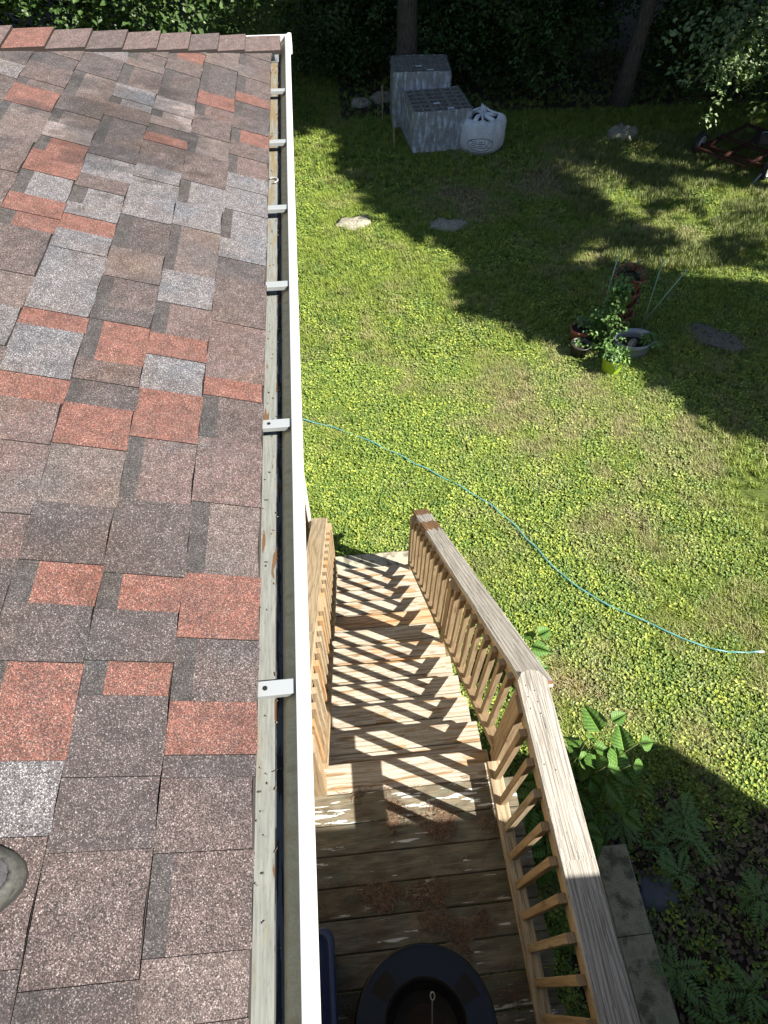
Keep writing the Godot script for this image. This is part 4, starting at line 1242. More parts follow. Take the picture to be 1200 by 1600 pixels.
func planters():
	var lc = leaf_cluster(301, 8, 0.06, 0.045)
	var green0 = Color(0.06, 0.14, 0.03); var green1 = Color(0.14, 0.26, 0.06)
	# galvanised tub
	var t = thing("galvanised_tub", "oval galvanised metal tub holding soil and a plant, among the planters", "tub", Vector3(4.22, 0, -6.86))
	t.rotation.y = 0.12
	var b = MB.new(true)
	b.lathe([Vector2(0.0, 0.004), Vector2(0.215, 0.0), Vector2(0.235, 0.10), Vector2(0.243, 0.135), Vector2(0.240, 0.145), Vector2(0.248, 0.19), Vector2(0.254, 0.20), Vector2(0.262, 0.265), Vector2(0.252, 0.262), Vector2(0.235, 0.12)], 48, 1.08, 0.80)
	obj("wall", b, M.zinc, t)
	b = MB.new(true)
	var ring = []
	for i in 41: ring.append(Vector3(cos(TAU * i / 40) * 0.262 * 1.08, 0.266, sin(TAU * i / 40) * 0.262 * 0.80))
	b.tube(ring, 0.009, 8, false)
	obj("rolled_rim", b, M.zinc, t)
	b = MB.new(true)
	b.lathe([Vector2(0.246, 0.14), Vector2(0.12, 0.15), Vector2(0.0, 0.155)], 32, 1.07, 0.79)
	obj("soil", b, M.soil, t)
	var pts = []
	for i in 40: pts.append(Vector3(0.20 + rng.randfn(0, 0.06), 0.22 + absf(rng.randfn(0, 0.05)), 0.08 + rng.randfn(0, 0.06)))
	foliage_clump(t, "foliage", pts, lc, 1.0, green0, green1)
	b = MB.new(true)
	b.stone(Vector3(0.10, 0.06, 0.05), 77)
	var st = obj("stone", b, M.stone)
	st.position = Vector3(4.20, 0.19, -6.84); st.rotation.y = 0.8
	tag(st, "pale stone lying on the soil in the galvanised tub", "stone")
	# lime green pot
	t = thing("lime_pot", "lime green faceted plant pot with a small leafy plant, frontmost of the planters", "plant pot", Vector3(3.81, 0, -6.50), "plant pots of the planter group")
	b = MB.new()
	b.lathe([Vector2(0.0, 0.003), Vector2(0.115, 0.0), Vector2(0.150, 0.235), Vector2(0.158, 0.24), Vector2(0.158, 0.262), Vector2(0.147, 0.262), Vector2(0.140, 0.20)], 12)
	obj("pot", b, M.lime, t)
	b = MB.new(); b.lathe([Vector2(0.142, 0.215), Vector2(0.0, 0.23)], 16)
	obj("soil", b, M.soil, t)
	pts = []
	for i in 60: pts.append(Vector3(rng.randfn(0, 0.08), 0.26 + absf(rng.randfn(0, 0.06)), rng.randfn(0, 0.08)))
	foliage_clump(t, "foliage", pts, lc, 1.0, green0, green1)
	# black nursery pot
	t = thing("nursery_pot", "black plastic nursery pot of bare soil, at the left end of the planters", "plant pot", Vector3(3.47, 0, -6.88), "plant pots of the planter group")
	b = MB.new(true)
	b.lathe([Vector2(0.0, 0.003), Vector2(0.105, 0.0), Vector2(0.130, 0.19), Vector2(0.138, 0.192), Vector2(0.139, 0.215), Vector2(0.130, 0.214), Vector2(0.122, 0.13)], 32)
	obj("pot", b, M.black_pot, t)
	b = MB.new(); b.lathe([Vector2(0.125, 0.14), Vector2(0.0, 0.15)], 20)
	obj("soil", b, M.soil, t)
	# terracotta pot
	t = thing("terracotta_pot", "terracotta pot with a small pale-leaved plant, just behind the black nursery pot", "plant pot", Vector3(3.55, 0, -7.17), "plant pots of the planter group")
	b = MB.new(true)
	b.lathe([Vector2(0.0, 0.003), Vector2(0.10, 0.0), Vector2(0.135, 0.20), Vector2(0.150, 0.202), Vector2(0.155, 0.265), Vector2(0.142, 0.266), Vector2(0.132, 0.20)], 32)
	obj("pot", b, M.terracotta, t)
	b = MB.new(); b.lathe([Vector2(0.136, 0.22), Vector2(0.0, 0.235)], 20)
	obj("soil", b, M.soil, t)
	pts = []
	for i in 26: pts.append(Vector3(0.03 + rng.randfn(0, 0.06), 0.30 + absf(rng.randfn(0, 0.05)), -0.02 + rng.randfn(0, 0.05)))
	foliage_clump(t, "foliage", pts, lc, 0.9, Color(0.10, 0.18, 0.08), Color(0.20, 0.30, 0.14))
	# tower of stacked terracotta planters
	t = thing("planter_tower", "tall tower of stacked terracotta coloured planters with drooping plants", "planter", Vector3(4.20, 0, -7.52))
	for i in 4:
		b = MB.new(true)
		var prof = [Vector2(0.13, 0.0), Vector2(0.15, 0.03), Vector2(0.20, 0.19), Vector2(0.225, 0.21), Vector2(0.225, 0.228), Vector2(0.20, 0.222), Vector2(0.15, 0.16)]
		for k in 36:
			pass
		var N = 36
		for j in prof.size() - 1:
			for k in N:
				var f = func(jj, kk): var a = TAU * kk / N; var r = prof[jj].x * (1.0 + 0.16 * cos(3.0 * a + i)); return Vector3(cos(a) * r, prof[jj].y, sin(a) * r)
				b.quad(f.call(j, k), f.call(j, k + 1), f.call(j + 1, k + 1), f.call(j + 1, k))
		var o = obj("tier", b, M.terracotta, t)
		o.position.y = i * 0.215
	b = MB.new(); b.lathe([Vector2(0.17, 0.80), Vector2(0.0, 0.83)], 20)
	obj("soil", b, M.soil, t)
	pts = []
	for i in 110:
		var a = rng.randf() * TAU; var r = rng.randf_range(0.13, 0.25)
		pts.append(Vector3(cos(a) * r, [0.2, 0.42, 0.63, 0.86, 0.86][rng.randi() % 5] + rng.randf_range(-0.05, 0.06), sin(a) * r))
	foliage_clump(t, "foliage", pts, lc, 1.0, Color(0.06, 0.08, 0.03), Color(0.12, 0.14, 0.06))
	b = MB.new(true)
	for i in 26:
		var a = rng.randf() * TAU; var y = rng.randf_range(0.35, 0.85)
		var s = Vector3(cos(a) * 0.21, y, sin(a) * 0.21)
		b.tube([s, s + Vector3(cos(a) * 0.07, -0.04, sin(a) * 0.07), s + Vector3(cos(a) * 0.09, -0.22, sin(a) * 0.09)], 0.003, 4)
	tag(obj("dry_stems", b, M.cap_warm, t), "", "", "", "stuff")
	# climbing plant between the pots
	t = thing("climbing_plant", "leafy climbing plant rising between the lime pot and the planter tower", "plant", Vector3(3.86, 0, -7.02))
	b = MB.new(true)
	b.tube([Vector3(0, 0, 0), Vector3(0.03, 0.4, 0.02), Vector3(-0.02, 0.75, -0.02), Vector3(0.05, 1.05, 0.02)], [0.008, 0.006, 0.005, 0.003], 6)
	obj("stem", b, M.stem, t)
	pts = []
	for i in 260:
		var y = rng.randf()
		var w = 0.23 * (1.0 - 0.5 * y)
		pts.append(Vector3(rng.randfn(0, w * 0.6) + y * 0.08 - 0.06, 0.05 + y * 0.98, rng.randfn(0, w * 0.6)))
	foliage_clump(t, "foliage", pts, lc, 1.1, green0, green1)
	# three green garden stakes
	for q in [[Vector3(3.80, 0, -7.20), Vector3(3.905, 1.20, -7.45), "thin green garden stake left of the planter tower"], [Vector3(4.52, 0, -7.28), Vector3(4.53, 1.12, -7.40), "thin upright green garden stake right of the planter tower"], [Vector3(4.50, 0, -7.36), Vector3(4.80, 1.08, -7.20), "slanting green garden stake, rightmost of the three by the tower"]]:
		b = MB.new(true)
		b.tube([Vector3.ZERO, (q[1] - q[0])], 0.0085, 8)
		var o = obj("garden_stake", b, M.stake_green)
		o.position = q[0]
		tag(o, q[2], "stake", "green stakes by the planters")

func trailer():
	var t = thing("trailer", "small red utility trailer with white wheel rims parked under the trees", "trailer", Vector3(8.1, 0, -12.3))
	var w1 = Vector3(-0.34, 0.22, -0.50); var w2 = Vector3(0.38, 0.24, 0.58)
	var ax = (w2 - w1).normalized()
	var right = Vector3(ax.z, 0, -ax.x).normalized() * (1.0 if ax.z > 0 else -1.0)
	right = Vector3(absf(right.x), 0, -absf(right.z))
	var b = MB.new()
	b.bar(w1, w2, 0.06, 0.06, Vector3.UP, 0.008)
	obj("axle", b, M.trailer_red, t)
	for k in 3:
		b = MB.new()
		var s = w1.lerp(w2, [0.12, 0.5, 0.88][k]) + Vector3(0, 0.09, 0)
		b.bar(s - right * 0.55, s + right * 1.2, 0.05, 0.06, Vector3.UP, 0.006)
		obj("frame_rail", b, M.trailer_red, t)
	for k in 3:
		b = MB.new()
		var d = right * [-0.55, 0.3, 1.18][k] + Vector3(0, 0.13, 0)
		b.bar(w1.lerp(w2, 0.1) + d, w1.lerp(w2, 0.9) + d, 0.05, 0.05, Vector3.UP, 0.006)
		obj("cross_member", b, M.trailer_red, t)
	b = MB.new()
	b.bar(w1.lerp(w2, 0.5) + right * 1.15 + Vector3(0, 0.1, 0), w1.lerp(w2, 0.5) + right * 2.1 + Vector3(0, 0.12, 0), 0.06, 0.06, Vector3.UP, 0.006)
	obj("drawbar", b, M.trailer_red, t)
	for q in [w1, w2]:
		var base = Basis(Quaternion(Vector3.UP, ax))
		b = MB.new(true)
		b.lathe([Vector2(0.11, -0.045), Vector2(0.17, -0.052), Vector2(0.200, -0.035), Vector2(0.205, 0.0), Vector2(0.200, 0.035), Vector2(0.17, 0.052), Vector2(0.11, 0.045)], 32)
		var wh = obj("wheel", b, M.rubber, t)
		wh.transform = Transform3D(base, q + ax * (-0.10 if q == w1 else 0.10))
		b = MB.new(true)
		for s in [-1, 1]:
			b.lathe([Vector2(0.135, s * 0.050), Vector2(0.125, s * 0.054), Vector2(0.115, s * 0.030), Vector2(0.07, s * 0.022), Vector2(0.05, s * 0.040), Vector2(0.03, s * 0.046), Vector2(0.0, s * 0.046)], 28)
		obj("rim", b, M.rim_white, wh)
		b = MB.new(true)
		for s in [-1, 1]: b.lathe([Vector2(0.032, s * 0.047), Vector2(0.028, s * 0.075), Vector2(0.0, s * 0.078)], 16)
		obj("hub", b, M.black_pot, wh)
		for k in 5:
			b = MB.new(true)
			for s in [-1, 1]: b.lathe([Vector2(0.016, s * 0.034), Vector2(0.0, s * 0.035)], 10)
			var sl = obj("rim_slot", b, M.black_pot, wh)
			sl.position = Vector3(cos(TAU * k / 5) * 0.088, 0, sin(TAU * k / 5) * 0.088)
	b = MB.new()
	b.bar(w2 + Vector3(-0.02, 0.05, 0.14), Vector3(w2.x - 0.26, 0.02, w2.z + 0.24), 0.035, 0.035, Vector3(0, 0, 1), 0.004)
	b.bar(Vector3(w2.x - 0.33, 0.02, w2.z + 0.22), Vector3(w2.x - 0.19, 0.02, w2.z + 0.26), 0.08, 0.012)
	obj("prop_stand", b, M.zinc, t)
	b = MB.new()
	var c = w1.lerp(w2, 0.75) + right * 0.35
	b.bar(c + Vector3(-0.18, 0.33, 0), c + Vector3(0.25, 0.36, 0.05), 0.26, 0.20, Vector3.UP, 0.03)
	obj("tool_box", b, M.black_pot, t)
	b = MB.new(true)
	b.tube([c + Vector3(-0.22, 0.22, 0.12), c + Vector3(-0.16, 0.46, 0.08), c + Vector3(0.26, 0.49, 0.12)], 0.011, 6)
	b.tube([c + Vector3(0.02, 0.47, 0.10), c + Vector3(0.0, 0.24, 0.16)], 0.011, 6)
	obj("handle", b, M.zinc, t)

func yard():
	block_pallet("film-wrapped pallet of grey hollow concrete blocks, the nearer of the two, beside the white bag", Vector3(2.50, 0, -14.05), 0.08, 3, 6, 4, 0.0, "pallets of concrete blocks")
	block_pallet("taller film-wrapped double stack of grey hollow concrete blocks behind, against the trunk", Vector3(2.30, 0, -15.15), -0.05, 3, 5, 5, 0.0, "pallets of concrete blocks", 2)
	bulk_bag()
	planters()
	trailer()
	var b
	for q in [[Vector3(1.62, 0, -13.85), 0.62, "short bare wooden stake in the grass left of the nearer pallet", Vector3(-0.03, 0, 0.02)], [Vector3(1.50, 0, -15.1), 0.72, "short bare wooden stake further back, left of the double stack", Vector3(0.0, 0, 0.0)]]:
		b = MB.new()
		b.bar(Vector3.ZERO, Vector3(0, q[1], 0) + q[3], 0.035, 0.02, Vector3(0, 0, 1), 0.003, off())
		var o = obj("wooden_stake", b, M.cap_warm)
		o.position = q[0]
		tag(o, q[2], "stake", "wooden stakes by the pallets")
	for q in [["pale flat rock lying in the sunlit grass left of the shade", Vector3(0.57, 0, -10.85), Vector3(0.34, 0.07, 0.20), 11, 0.2], ["pale flat rock bent like a boomerang in the shaded grass", Vector3(2.20, 0, -10.60), Vector3(0.36, 0.09, 0.22), 12, -0.2], ["low grey boulder half sunk in the shaded lawn right of the planters", Vector3(5.55, -0.05, -7.05), Vector3(0.26, 0.17, 0.50), 13, 0.75], ["small grey stone at the wood's edge left of the wooden stake", Vector3(1.10, 0, -16.1), Vector3(0.22, 0.14, 0.16), 14, 0.0], ["small grey stone at the wood's edge right behind the wooden stake", Vector3(1.62, 0, -16.35), Vector3(0.30, 0.16, 0.2), 15, 0.4], ["rough mossy rock with dead twigs at the foot of the dark trunk", Vector3(6.42, 0, -13.75), Vector3(0.34, 0.26, 0.26), 16, 0.3], ["dark bluish flat stone in the littered soil beside the concrete footing", Vector3(2.20, 0, -0.40), Vector3(0.17, 0.05, 0.15), 18, 0.3]]:
		b = MB.new(true)
		b.stone(q[2], q[3], 0.45)
		var o = obj("rock", b, M.mulch_stone if q[3] == 18 else M.boulder if q[3] == 13 else M.stone)
		o.position = q[1]; o.rotation.y = q[4]
		tag(o, q[0], "rock", "rocks in the yard")
	b = MB.new(true)
	var hp = []
	var raw = [Vector2(-0.9, -6.05), Vector2(-0.48, -5.936), Vector2(0.004, -5.713), Vector2(0.541, -5.323), Vector2(0.973, -4.96), Vector2(1.385, -4.614), Vector2(1.757, -4.194), Vector2(2.015, -3.721), Vector2(2.255, -3.283), Vector2(2.566, -2.941), Vector2(2.893, -2.708), Vector2(3.206, -2.476), Vector2(3.472, -2.325), Vector2(3.70, -2.27), Vector2(3.93, -2.251)]
	for i in raw.size() - 1:
		for k in 6:
			var p0 = raw[maxi(i - 1, 0)]; var p3 = raw[mini(i + 2, raw.size() - 1)]
			var p = raw[i].cubic_interpolate(raw[i + 1], p0, p3, k / 6.0)
			hp.append(Vector3(p.x + 0.012 * sin(i * 2.0 + k), 0.056 + 0.010 * sin(i * 1.7 + k * 0.9), p.y))
	var hose = thing("garden_hose", "thin teal garden hose lying in a long curve across the grass", "hose")
	b.tube(hp, 0.0092, 8)
	obj("tube", b, M.hose, hose)
	b = MB.new(true)
	b.tube([Vector3(3.86, 0.052, -2.258), Vector3(3.96, 0.052, -2.249)], 0.016, 10)
	obj("fitting", b, M.wire, hose)
	# weeds beside the landing
	var lm = [leaf_mesh(0.215, 0.165, 0.0, 0.12), leaf_mesh(0.20, 0.145, 0.0, 0.42), leaf_mesh(0.225, 0.175, 0.0, 0.28)]
	big_leaf_plant("large-leaved weed with broad green leaves crowding the landing's outer side", Vector3(1.42, 0, -1.05), [Vector3(2.02, 1.02, -1.26), Vector3(1.84, 1.08, -1.42), Vector3(2.08, 0.70, -1.02), Vector3(1.62, 1.10, -1.30), Vector3(1.92, 1.0, -1.12), Vector3(1.72, 1.04, -1.12), Vector3(1.85, 0.75, -0.86), Vector3(1.30, 0.95, -1.25), Vector3(1.12, 0.85, -0.95), Vector3(1.60, 0.70, -0.72), Vector3(1.25, 0.6, -0.60), Vector3(1.45, 0.85, -1.75)], lm, "large-leaved weeds by the landing")
	big_leaf_plant("small sprig of broad green leaves beside the outer stair rail", Vector3(1.42, 0, -2.20), [Vector3(1.60, 0.66, -2.36), Vector3(1.46, 0.55, -2.12)], lm, "large-leaved weeds by the landing")
	var fm = frond_mesh()
	var spots = [[2.26, -0.72, "feathery weed next to the tip of the broad-leaved weed"], [2.52, -0.72, "feathery weed at the lawn's shaded edge, beyond the bluish stone"], [2.40, -0.52, "feathery weed just right of the bluish flat stone"], [2.10, -0.80, "feathery weed squeezed against the concrete footing, behind the broad leaves"], [2.14, 0.02, "single feathery weed close by the footing's crack"], [2.95, -0.30, "bushy feathery weed on the right side of the bare soil"], [2.62, 0.28, "feathery weed near the house at the bare soil's near end"], [2.30, 0.36, "feathery weed in the darkest corner by the footing"], [2.62, -0.86, "tall feathery weed reaching into the lawn's shade edge"]]
	for s in spots:
		fern_plant(s[2], Vector3(s[0] - 0.03, 0, s[1]), rng.randf_range(0.22, 0.42), 5 + rng.randi() % 4, fm, "feathery weeds on the bare soil")

func grass():
	var blades = []
	for v in 3:
		var b = MB.new()
		var g = RandomNumberGenerator.new(); g.seed = 900 + v
		for i in 9:
			var a = g.randf() * TAU; var h = g.randf_range(0.030, 0.060); var o = Vector3(g.randfn(0, 0.018), 0, g.randfn(0, 0.018))
			var d = Vector3(cos(a), 0, sin(a)); var s = d.cross(Vector3.UP) * 0.0030
			var m = o + d * h * 0.3 + Vector3(0, h * 0.65, 0); var e = o + d * h * g.randf_range(0.6, 1.1) + Vector3(0, h, 0)
			var c = Color.WHITE.darkened(g.randf() * 0.3)
			b.quad(o - s, m - s * 0.8, m + s * 0.8, o + s, Vector2(), Vector2(), Vector2(), Vector2(), c)
			b.tri(m - s * 0.8, e, m + s * 0.8, Vector2(), Vector2(), Vector2(), c)
		blades.append(b.mesh())
	var clover = []
	for v in 3:
		var b = MB.new()
		var g = RandomNumberGenerator.new(); g.seed = 950 + v
		for i in 9:
			var o = Vector3(g.randfn(0, 0.026), g.randf_range(0.018, 0.05), g.randfn(0, 0.024))
			var r = g.randf_range(0.008, 0.0155); var nrm = Vector3(g.randf_range(-0.6, 0.6), 1, g.randf_range(-0.6, 0.6)).normalized()
			var x = nrm.cross(Vector3(0.3, 0.1, 1)).normalized(); var z = nrm.cross(x)
			var c = Color.WHITE.darkened(g.randf() * 0.35)
			var p = []
			for k in 6: p.append(o + (x * cos(TAU * k / 6) + z * sin(TAU * k / 6) * 0.8) * r + nrm * (0.2 * r if k % 3 else -0.1 * r))
			for k in range(1, 5): b.tri(p[0], p[k], p[k + 1], Vector2(), Vector2(), Vector2(), c)
		clover.append(b.mesh())
	var gx = [[], [], []]; var gc = [[], [], []]; var cx = [[], [], []]; var cc = [[], [], []]
	var kind = noise(55, 0.7, 3)
	var tones = noise(56, 1.9, 3)
	var put = func(x, z, size):
		if x > -0.36 and x < 0.8 and z > -3.80 and z < 1.0: return
		if x > 1.68 and x < 1.99 and z > -0.74: return
		if Vector2((x - 0.57) / 0.33, (z + 10.85) / 0.17).length() < 1.0 or Vector2((x - 2.2) / 0.33, (z + 10.6) / 0.2).length() < 1.0: return
		if x < -0.5 and z > -3.5: return
		var br = bare(x, z)
		if rng.randf() < br * 0.84: return
		var t = dryness(x, z) + rng.randf_range(-0.16, 0.16)
		if t > 0.45 and rng.randf() < (t - 0.45) * 1.5: return
		var wood = z < -15.3 and x > 0.6
		if wood and rng.randf() < 0.85: return
		var v = rng.randi() % 3
		var near = clampf((z + 8.5) / 3.5, 0, 1) * clampf((4.2 - x) / 2.0, 0, 1)
		var leafy = kind.get_noise_2d(x, z) + near * 0.60 - 0.32 + clampf((z + 9.0) * 0.03, -0.2, 0.1) - maxf(t, 0.0) * 0.7
		var tone = 0.5 + 0.9 * tones.get_noise_2d(x, z)      # clumps of one plant or another
		var bs = Basis(Vector3.UP, rng.randf() * TAU).scaled(Vector3.ONE * size * rng.randf_range(0.65, 1.3))
		var green = Color(0.150, 0.235, 0.030).lerp(Color(0.33, 0.41, 0.060), rng.randf())
		var straw = Color(0.46, 0.40, 0.23).lerp(Color(0.30, 0.25, 0.14), rng.randf())
		if leafy > rng.randf_range(-0.5, 0.5):
			cx[v].append(Transform3D(bs, Vector3(x, 0.0, z)))
			cc[v].append(Color(0.085, 0.170, 0.024).lerp(Color(0.34, 0.42, 0.064), pow(rng.randf(), 1.5) * (0.75 + 0.6 * tone)).lerp(straw, clampf(t * 0.6, 0, 0.6)))
		else:
			gx[v].append(Transform3D(bs, Vector3(x, 0.0, z)))
			green = green.lerp(Color(0.10, 0.19, 0.03), clampf(0.5 - tone, 0.0, 0.7))
			gc[v].append(green.lerp(straw, clampf(t * 1.0 + rng.randf_range(-0.12, 0.22), 0, 0.95)))
	# denser where the camera stands near
	for i in 62000: put.call(rng.randf_range(-0.6, 4.6), rng.randf_range(-7.0, 0.6), 1.0)
	for i in 64000: put.call(rng.randf_range(-0.8, 9.0), rng.randf_range(-12.0, -4.5), 1.1)
	for i in 40000: put.call(rng.randf_range(-2.5, 11.0), rng.randf_range(-19.0, -11.0), 1.35)
	for i in 9000: put.call(rng.randf_range(-3.0, 2.0), rng.randf_range(-26.0, -18.0), 1.8)
	for i in 5000: put.call(rng.randf_range(4.0, 9.0), rng.randf_range(-5.0, 1.5), 1.4)
	for v in 3:
		tag(many("lawn_grass", blades[v], M.grass, gx[v], gc[v]), "short mown grass blades and straw over the whole lawn", "grass", "lawn grass")
		tag(many("ground_cover", clover[v], M.grass, cx[v], cc[v]), "small round-leaved ground cover growing through the lawn", "ground cover", "leafy ground cover")
	# taller grass in the sunlit patch at the wood's edge
	var xf = []; var cols = []
	for i in 9000:
		var x = rng.randf_range(4.6, 9.6); var z = rng.randf_range(-13.6, -8.8)
		if kind.get_noise_2d(x * 0.8 + 9.0, z * 0.8) < -0.1: continue
		xf.append(Transform3D(Basis(Vector3.UP, rng.randf() * TAU).scaled(Vector3(1.4, rng.randf_range(2.0, 3.6), 1.4)), Vector3(x, 0, z)))
		cols.append(Color(0.13, 0.19, 0.04).lerp(Color(0.30, 0.28, 0.12), rng.randf() * 0.6))
	tag(many("tall_grass", blades[0], M.grass, xf, cols), "longer uncut grass in the dappled patch near the trees", "grass")
	# dead leaves on the bare soil and under the trees
	var dl = MB.new()
	dl.quad(Vector3(-0.5, 0, 0), Vector3(0, 0.10, 0.3), Vector3(0.5, 0.02, 0), Vector3(0, 0.06, -0.3))
	xf = []; cols = []
	for i in 7000:
		var x; var z
		if i < 3000:
			x = rng.randf_range(1.9, 3.7); z = rng.randf_range(-1.2, 1.2)
			if rng.randf() > bare(x, z) + 0.03: continue
		elif i < 4000:
			x = rng.randfn(2.8, 0.6) if i % 2 else rng.randfn(4.5, 0.5); z = rng.randfn(-11.6, 0.4) if i % 2 else rng.randfn(-12.1, 0.4)
		else:
			x = rng.randf_range(0.5, 12.0); z = rng.randf_range(-19.0, -14.6)
			if x < 4 and z > -15.6: continue
		var l = rng.randf_range(0.03, 0.075)
		xf.append(Transform3D(Basis(Vector3(rng.randf_range(-1, 1), 0.2, rng.randf_range(-1, 1)).normalized(), rng.randf_range(-0.5, 0.5)).rotated(Vector3.UP, rng.randf() * TAU).scaled(Vector3.ONE * l), Vector3(x, 0.008 + rng.randf() * 0.02, z)))
		cols.append([Color(0.16, 0.11, 0.07), Color(0.10, 0.075, 0.055), Color(0.22, 0.17, 0.12), Color(0.07, 0.055, 0.045)][rng.randi() % 4])
	tag(many("dead_leaves", dl.mesh(), M.litter, xf, cols), "brown dead leaves littering the bare soil and the woodland floor", "leaf litter")

func woods():
	var near_leaf = leaf_cluster(201, 22, 0.30, 0.10)
	var far_leaf = leaf_cluster(202, 12, 0.45, 0.26)
	# trees standing right of the view, whose crowns shade the lawn
	tree("broadleaf_tree", "broadleaf tree right of the lawn that shades the ground before the pallets", Vector3(11.2, 0, -9.8), 9.0, 0.26, Vector3(10.6, 9.0, -9.3), Vector3(4.2, 3.4, 3.6), 2300, far_leaf, 1.0, "trees round the yard")
	tree("broadleaf_tree", "broadleaf tree right of the lawn that shades the planters", Vector3(13.2, 0, -3.2), 8.5, 0.25, Vector3(12.4, 8.6, -3.2), Vector3(3.8, 3.2, 3.6), 2100, far_leaf, 1.0, "trees round the yard")
	tree("broadleaf_tree", "broadleaf tree far right of the lawn beyond the boulder", Vector3(17.0, 0, -1.0), 10.0, 0.3, Vector3(16.5, 9.0, -0.5), Vector3(4.4, 3.6, 4.0), 2300, far_leaf, 1.0, "trees round the yard")
	tree("broadleaf_tree", "broadleaf tree right of the trailer", Vector3(16.0, 0, -8.0), 10.0, 0.3, Vector3(15.4, 9.4, -7.0), Vector3(4.4, 3.6, 3.8), 2300, far_leaf, 1.0, "trees round the yard")
	tree("broadleaf_tree", "broadleaf tree behind the trailer", Vector3(11.6, 0, -14.0), 10.0, 0.28, Vector3(11.4, 7.6, -13.2), Vector3(4.4, 4.6, 3.4), 2600, far_leaf, 1.0, "trees round the yard")
	# trees along the back
	tree("maple_tree", "thick grey trunk rising right behind the stacked pallets", Vector3(2.08, 0, -16.1), 9.0, 0.24, Vector3(3.0, 8.6, -19.0), Vector3(4.0, 3.8, 3.4), 1900, far_leaf, 1.0, "trees round the yard", Color(0.035, 0.075, 0.018), Color(0.07, 0.13, 0.03), Vector3(0.25, 0, 0))
	tree("maple_tree", "dark forked trunk standing behind the mossy rock", Vector3(6.9, 0, -15.4), 9.0, 0.17, Vector3(7.2, 7.6, -15.4), Vector3(4.2, 4.4, 3.6), 2300, far_leaf, 1.0, "trees round the yard", Color(0.035, 0.075, 0.018), Color(0.07, 0.13, 0.03), Vector3(0.25, 0, 0))
	tree("maple_tree", "tree with low sunlit sprays behind the far corner of the roof", Vector3(-4.5, 0, -17.5), 7.0, 0.2, Vector3(-3.6, 4.0, -15.6), Vector3(3.4, 3.4, 3.0), 1900, near_leaf, 1.2, "trees round the yard", Color(0.035, 0.075, 0.018), Color(0.07, 0.13, 0.03))
	tree("maple_tree", "tree further left behind the hip of the roof", Vector3(-9.5, 0, -16.5), 8.0, 0.22, Vector3(-8.6, 4.6, -14.6), Vector3(3.8, 3.8, 3.2), 1900, far_leaf, 1.0, "trees round the yard", Color(0.035, 0.075, 0.018), Color(0.07, 0.13, 0.03))
	var back = [[-2.5, -27.0, "at the far end of the shaded green strip"], [2.5, -25.5, "deep in the wood behind the grey trunk"], [7.5, -25.0, "deep in the wood behind the forked trunk"], [13.0, -22.0, "deep in the wood behind the trailer"], [18.0, -17.0, "in the wood far beyond the trailer"], [-8.0, -25.0, "deep in the wood behind the roof"], [5.0, -20.5, "midway into the wood between the two trunks"], [10.0, -18.5, "midway into the wood right of the forked trunk"], [20.0, -24.0, "at the wood's far right"]]
	for q in back:
		tree("woodland_tree", "dark leafy tree " + q[2], Vector3(q[0], 0, q[1]), 8.0, 0.2, Vector3(q[0], 7.2, q[1]), Vector3(4.0, 5.2, 4.0), 1700, far_leaf, 1.25, "trees round the yard", Color(0.035, 0.075, 0.018), Color(0.07, 0.13, 0.03))
	# shrubs and saplings that close the wood near the ground
	var sh = [[3.3, -17.6, 1.5, 1.4, "behind the bulk bag"], [5.0, -16.8, 1.6, 1.7, "left of the dark forked trunk"], [8.6, -16.3, 1.6, 1.8, "right of the dark forked trunk"], [10.6, -15.6, 1.4, 1.5, "behind the trailer's far wheel"], [0.9, -18.2, 1.3, 1.3, "left of the grey trunk"], [6.6, -18.6, 1.6, 2.0, "deep behind the forked trunk"], [12.6, -16.0, 1.6, 1.7, "at the right edge of the wood"], [2.0, -20.2, 1.7, 1.9, "deep behind the grey trunk"], [4.3, -19.2, 1.6, 2.0, "deep behind the bulk bag"]]
	for q in sh:
		var t = thing("shrub", "dark leafy shrub " + q[4], "shrub", Vector3(q[0], 0, q[1]), "shrubs along the wood")
		for k in 5:
			var b = MB.new(true)
			var a = k * 1.3 + q[0]
			b.tube([Vector3.ZERO, Vector3(cos(a) * 0.3, q[3] * 0.6, sin(a) * 0.3), Vector3(cos(a) * q[2] * 0.6, q[3] * 1.3, sin(a) * q[2] * 0.6)], [0.03, 0.02, 0.008], 6)
			obj("stem", b, M.bark, t)
		crown(t, crown_points(Vector3(q[0], q[3] * 0.85, q[1]), Vector3(q[2], q[3], q[2]), 520), near_leaf, 1.0, Color(0.035, 0.075, 0.018), Color(0.07, 0.13, 0.03))
	# low boughs that hang into the light over the trailer
	for q in [[Vector3(9.6, 4.2, -14.0), Vector3(6.75, 2.1, -11.6), "low maple bough with sunlit leaves hanging left of the trailer"], [Vector3(11.0, 4.4, -13.5), Vector3(7.55, 2.3, -11.9), "low maple bough with sunlit leaves hanging above the trailer"]]:
		var t = thing("leafy_bough", q[2], "branch", q[0], "low boughs at the wood's edge")
		var e = q[1] - q[0]
		var b = MB.new(true)
		b.tube([Vector3.ZERO, e * 0.5 + Vector3(0, 0.25, 0), e], [0.05, 0.03, 0.006], 7)
		obj("limb", b, M.bark, t)
		var pts = []
		for i in 130:
			var f = pow(rng.randf(), 0.38)
			pts.append(q[0] + e * f + Vector3(rng.randfn(0, 0.35), rng.randfn(-0.2, 0.3), rng.randfn(0, 0.35)))
		crown(t, pts, near_leaf, 0.9, Color(0.07, 0.13, 0.045), Color(0.19, 0.27, 0.11))  # sunlight put into the leaf colour, brighter than on the trees

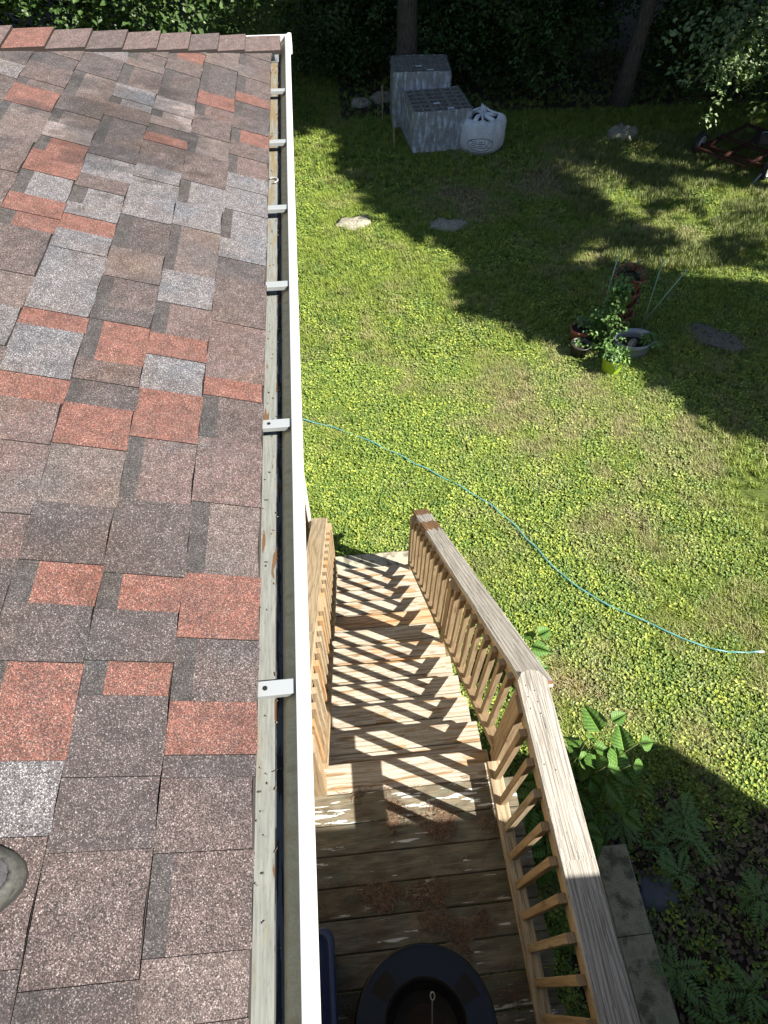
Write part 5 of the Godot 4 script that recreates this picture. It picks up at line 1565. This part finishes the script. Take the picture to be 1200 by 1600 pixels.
# ------------------------------------------------------------------
func _ready():
	var cam := Camera3D.new()
	cam.name = "camera"
	cam.fov = 78.45
	cam.near = 0.05
	cam.far = 600.0
	cam.position = Vector3(0, 5.75, 0)
	cam.rotation_degrees = Vector3(-52.6, -5.8, 0)
	add_child(cam)
	cam.current = true
	var we := WorldEnvironment.new()
	we.name = "world"
	var env := Environment.new()
	env.background_mode = Environment.BG_SKY
	var sky := Sky.new()
	var sm := ProceduralSkyMaterial.new()
	sm.sky_top_color = Color(0.41, 0.49, 0.60)
	sm.sky_horizon_color = Color(0.66, 0.70, 0.75)
	sm.ground_bottom_color = Color(0.12, 0.13, 0.08)
	sm.ground_horizon_color = Color(0.30, 0.32, 0.28)
	sm.sky_energy_multiplier = 0.80
	sky.sky_material = sm
	env.sky = sky
	env.tonemap_mode = Environment.TONE_MAPPER_LINEAR
	env.tonemap_exposure = 2.8
	env.sdfgi_enabled = true
	env.ssao_enabled = true
	env.ssil_enabled = true
	we.environment = env
	add_child(we)
	var sun := DirectionalLight3D.new()
	sun.name = "sun"
	sun.light_energy = 1.6
	sun.light_color = Color(1.0, 0.965, 0.905)
	sun.light_angular_distance = 0.5
	sun.shadow_enabled = true
	add_child(sun)
	sun.look_at_from_position(SUN * 50.0, Vector3.ZERO, Vector3.UP)

	rng.seed = 4711
	dry_noise = noise(51, 0.42, 3); fine_noise = noise(52, 1.5, 3); patch_noise = noise(53, 0.75, 3)
	for p in [[-14, -6], [-1.2, -8], [-1.2, -15.0], [0.5, -15.4], [0.75, -13.2], [1.0, -11.7], [1.6, -10.6], [2.3, -10.0], [2.9, -9.2], [2.3, -8.4], [2.3, -8.1], [2.9, -7.8], [3.5, -7.65], [4.3, -7.1], [4.6, -6.4], [5.0, -5.7], [5.7, -5.2], [9, -2], [9, 4], [-14, 4]]:
		lit_lawn.append(Vector2(p[0], p[1]))
	for p in [[4.0, -13.4], [6.6, -14.6], [7.7, -13.2], [11.0, -10.4], [11.0, -7.4], [8.0, -7.5], [5.2, -8.4], [3.2, -9.0], [4.6, -10.9]]:
		lit_patch.append(Vector2(p[0], p[1]))
	materials()
	setting()
	house()
	landing()
	stairs()
	woods()
	landing_things()
	yard()
	grass()
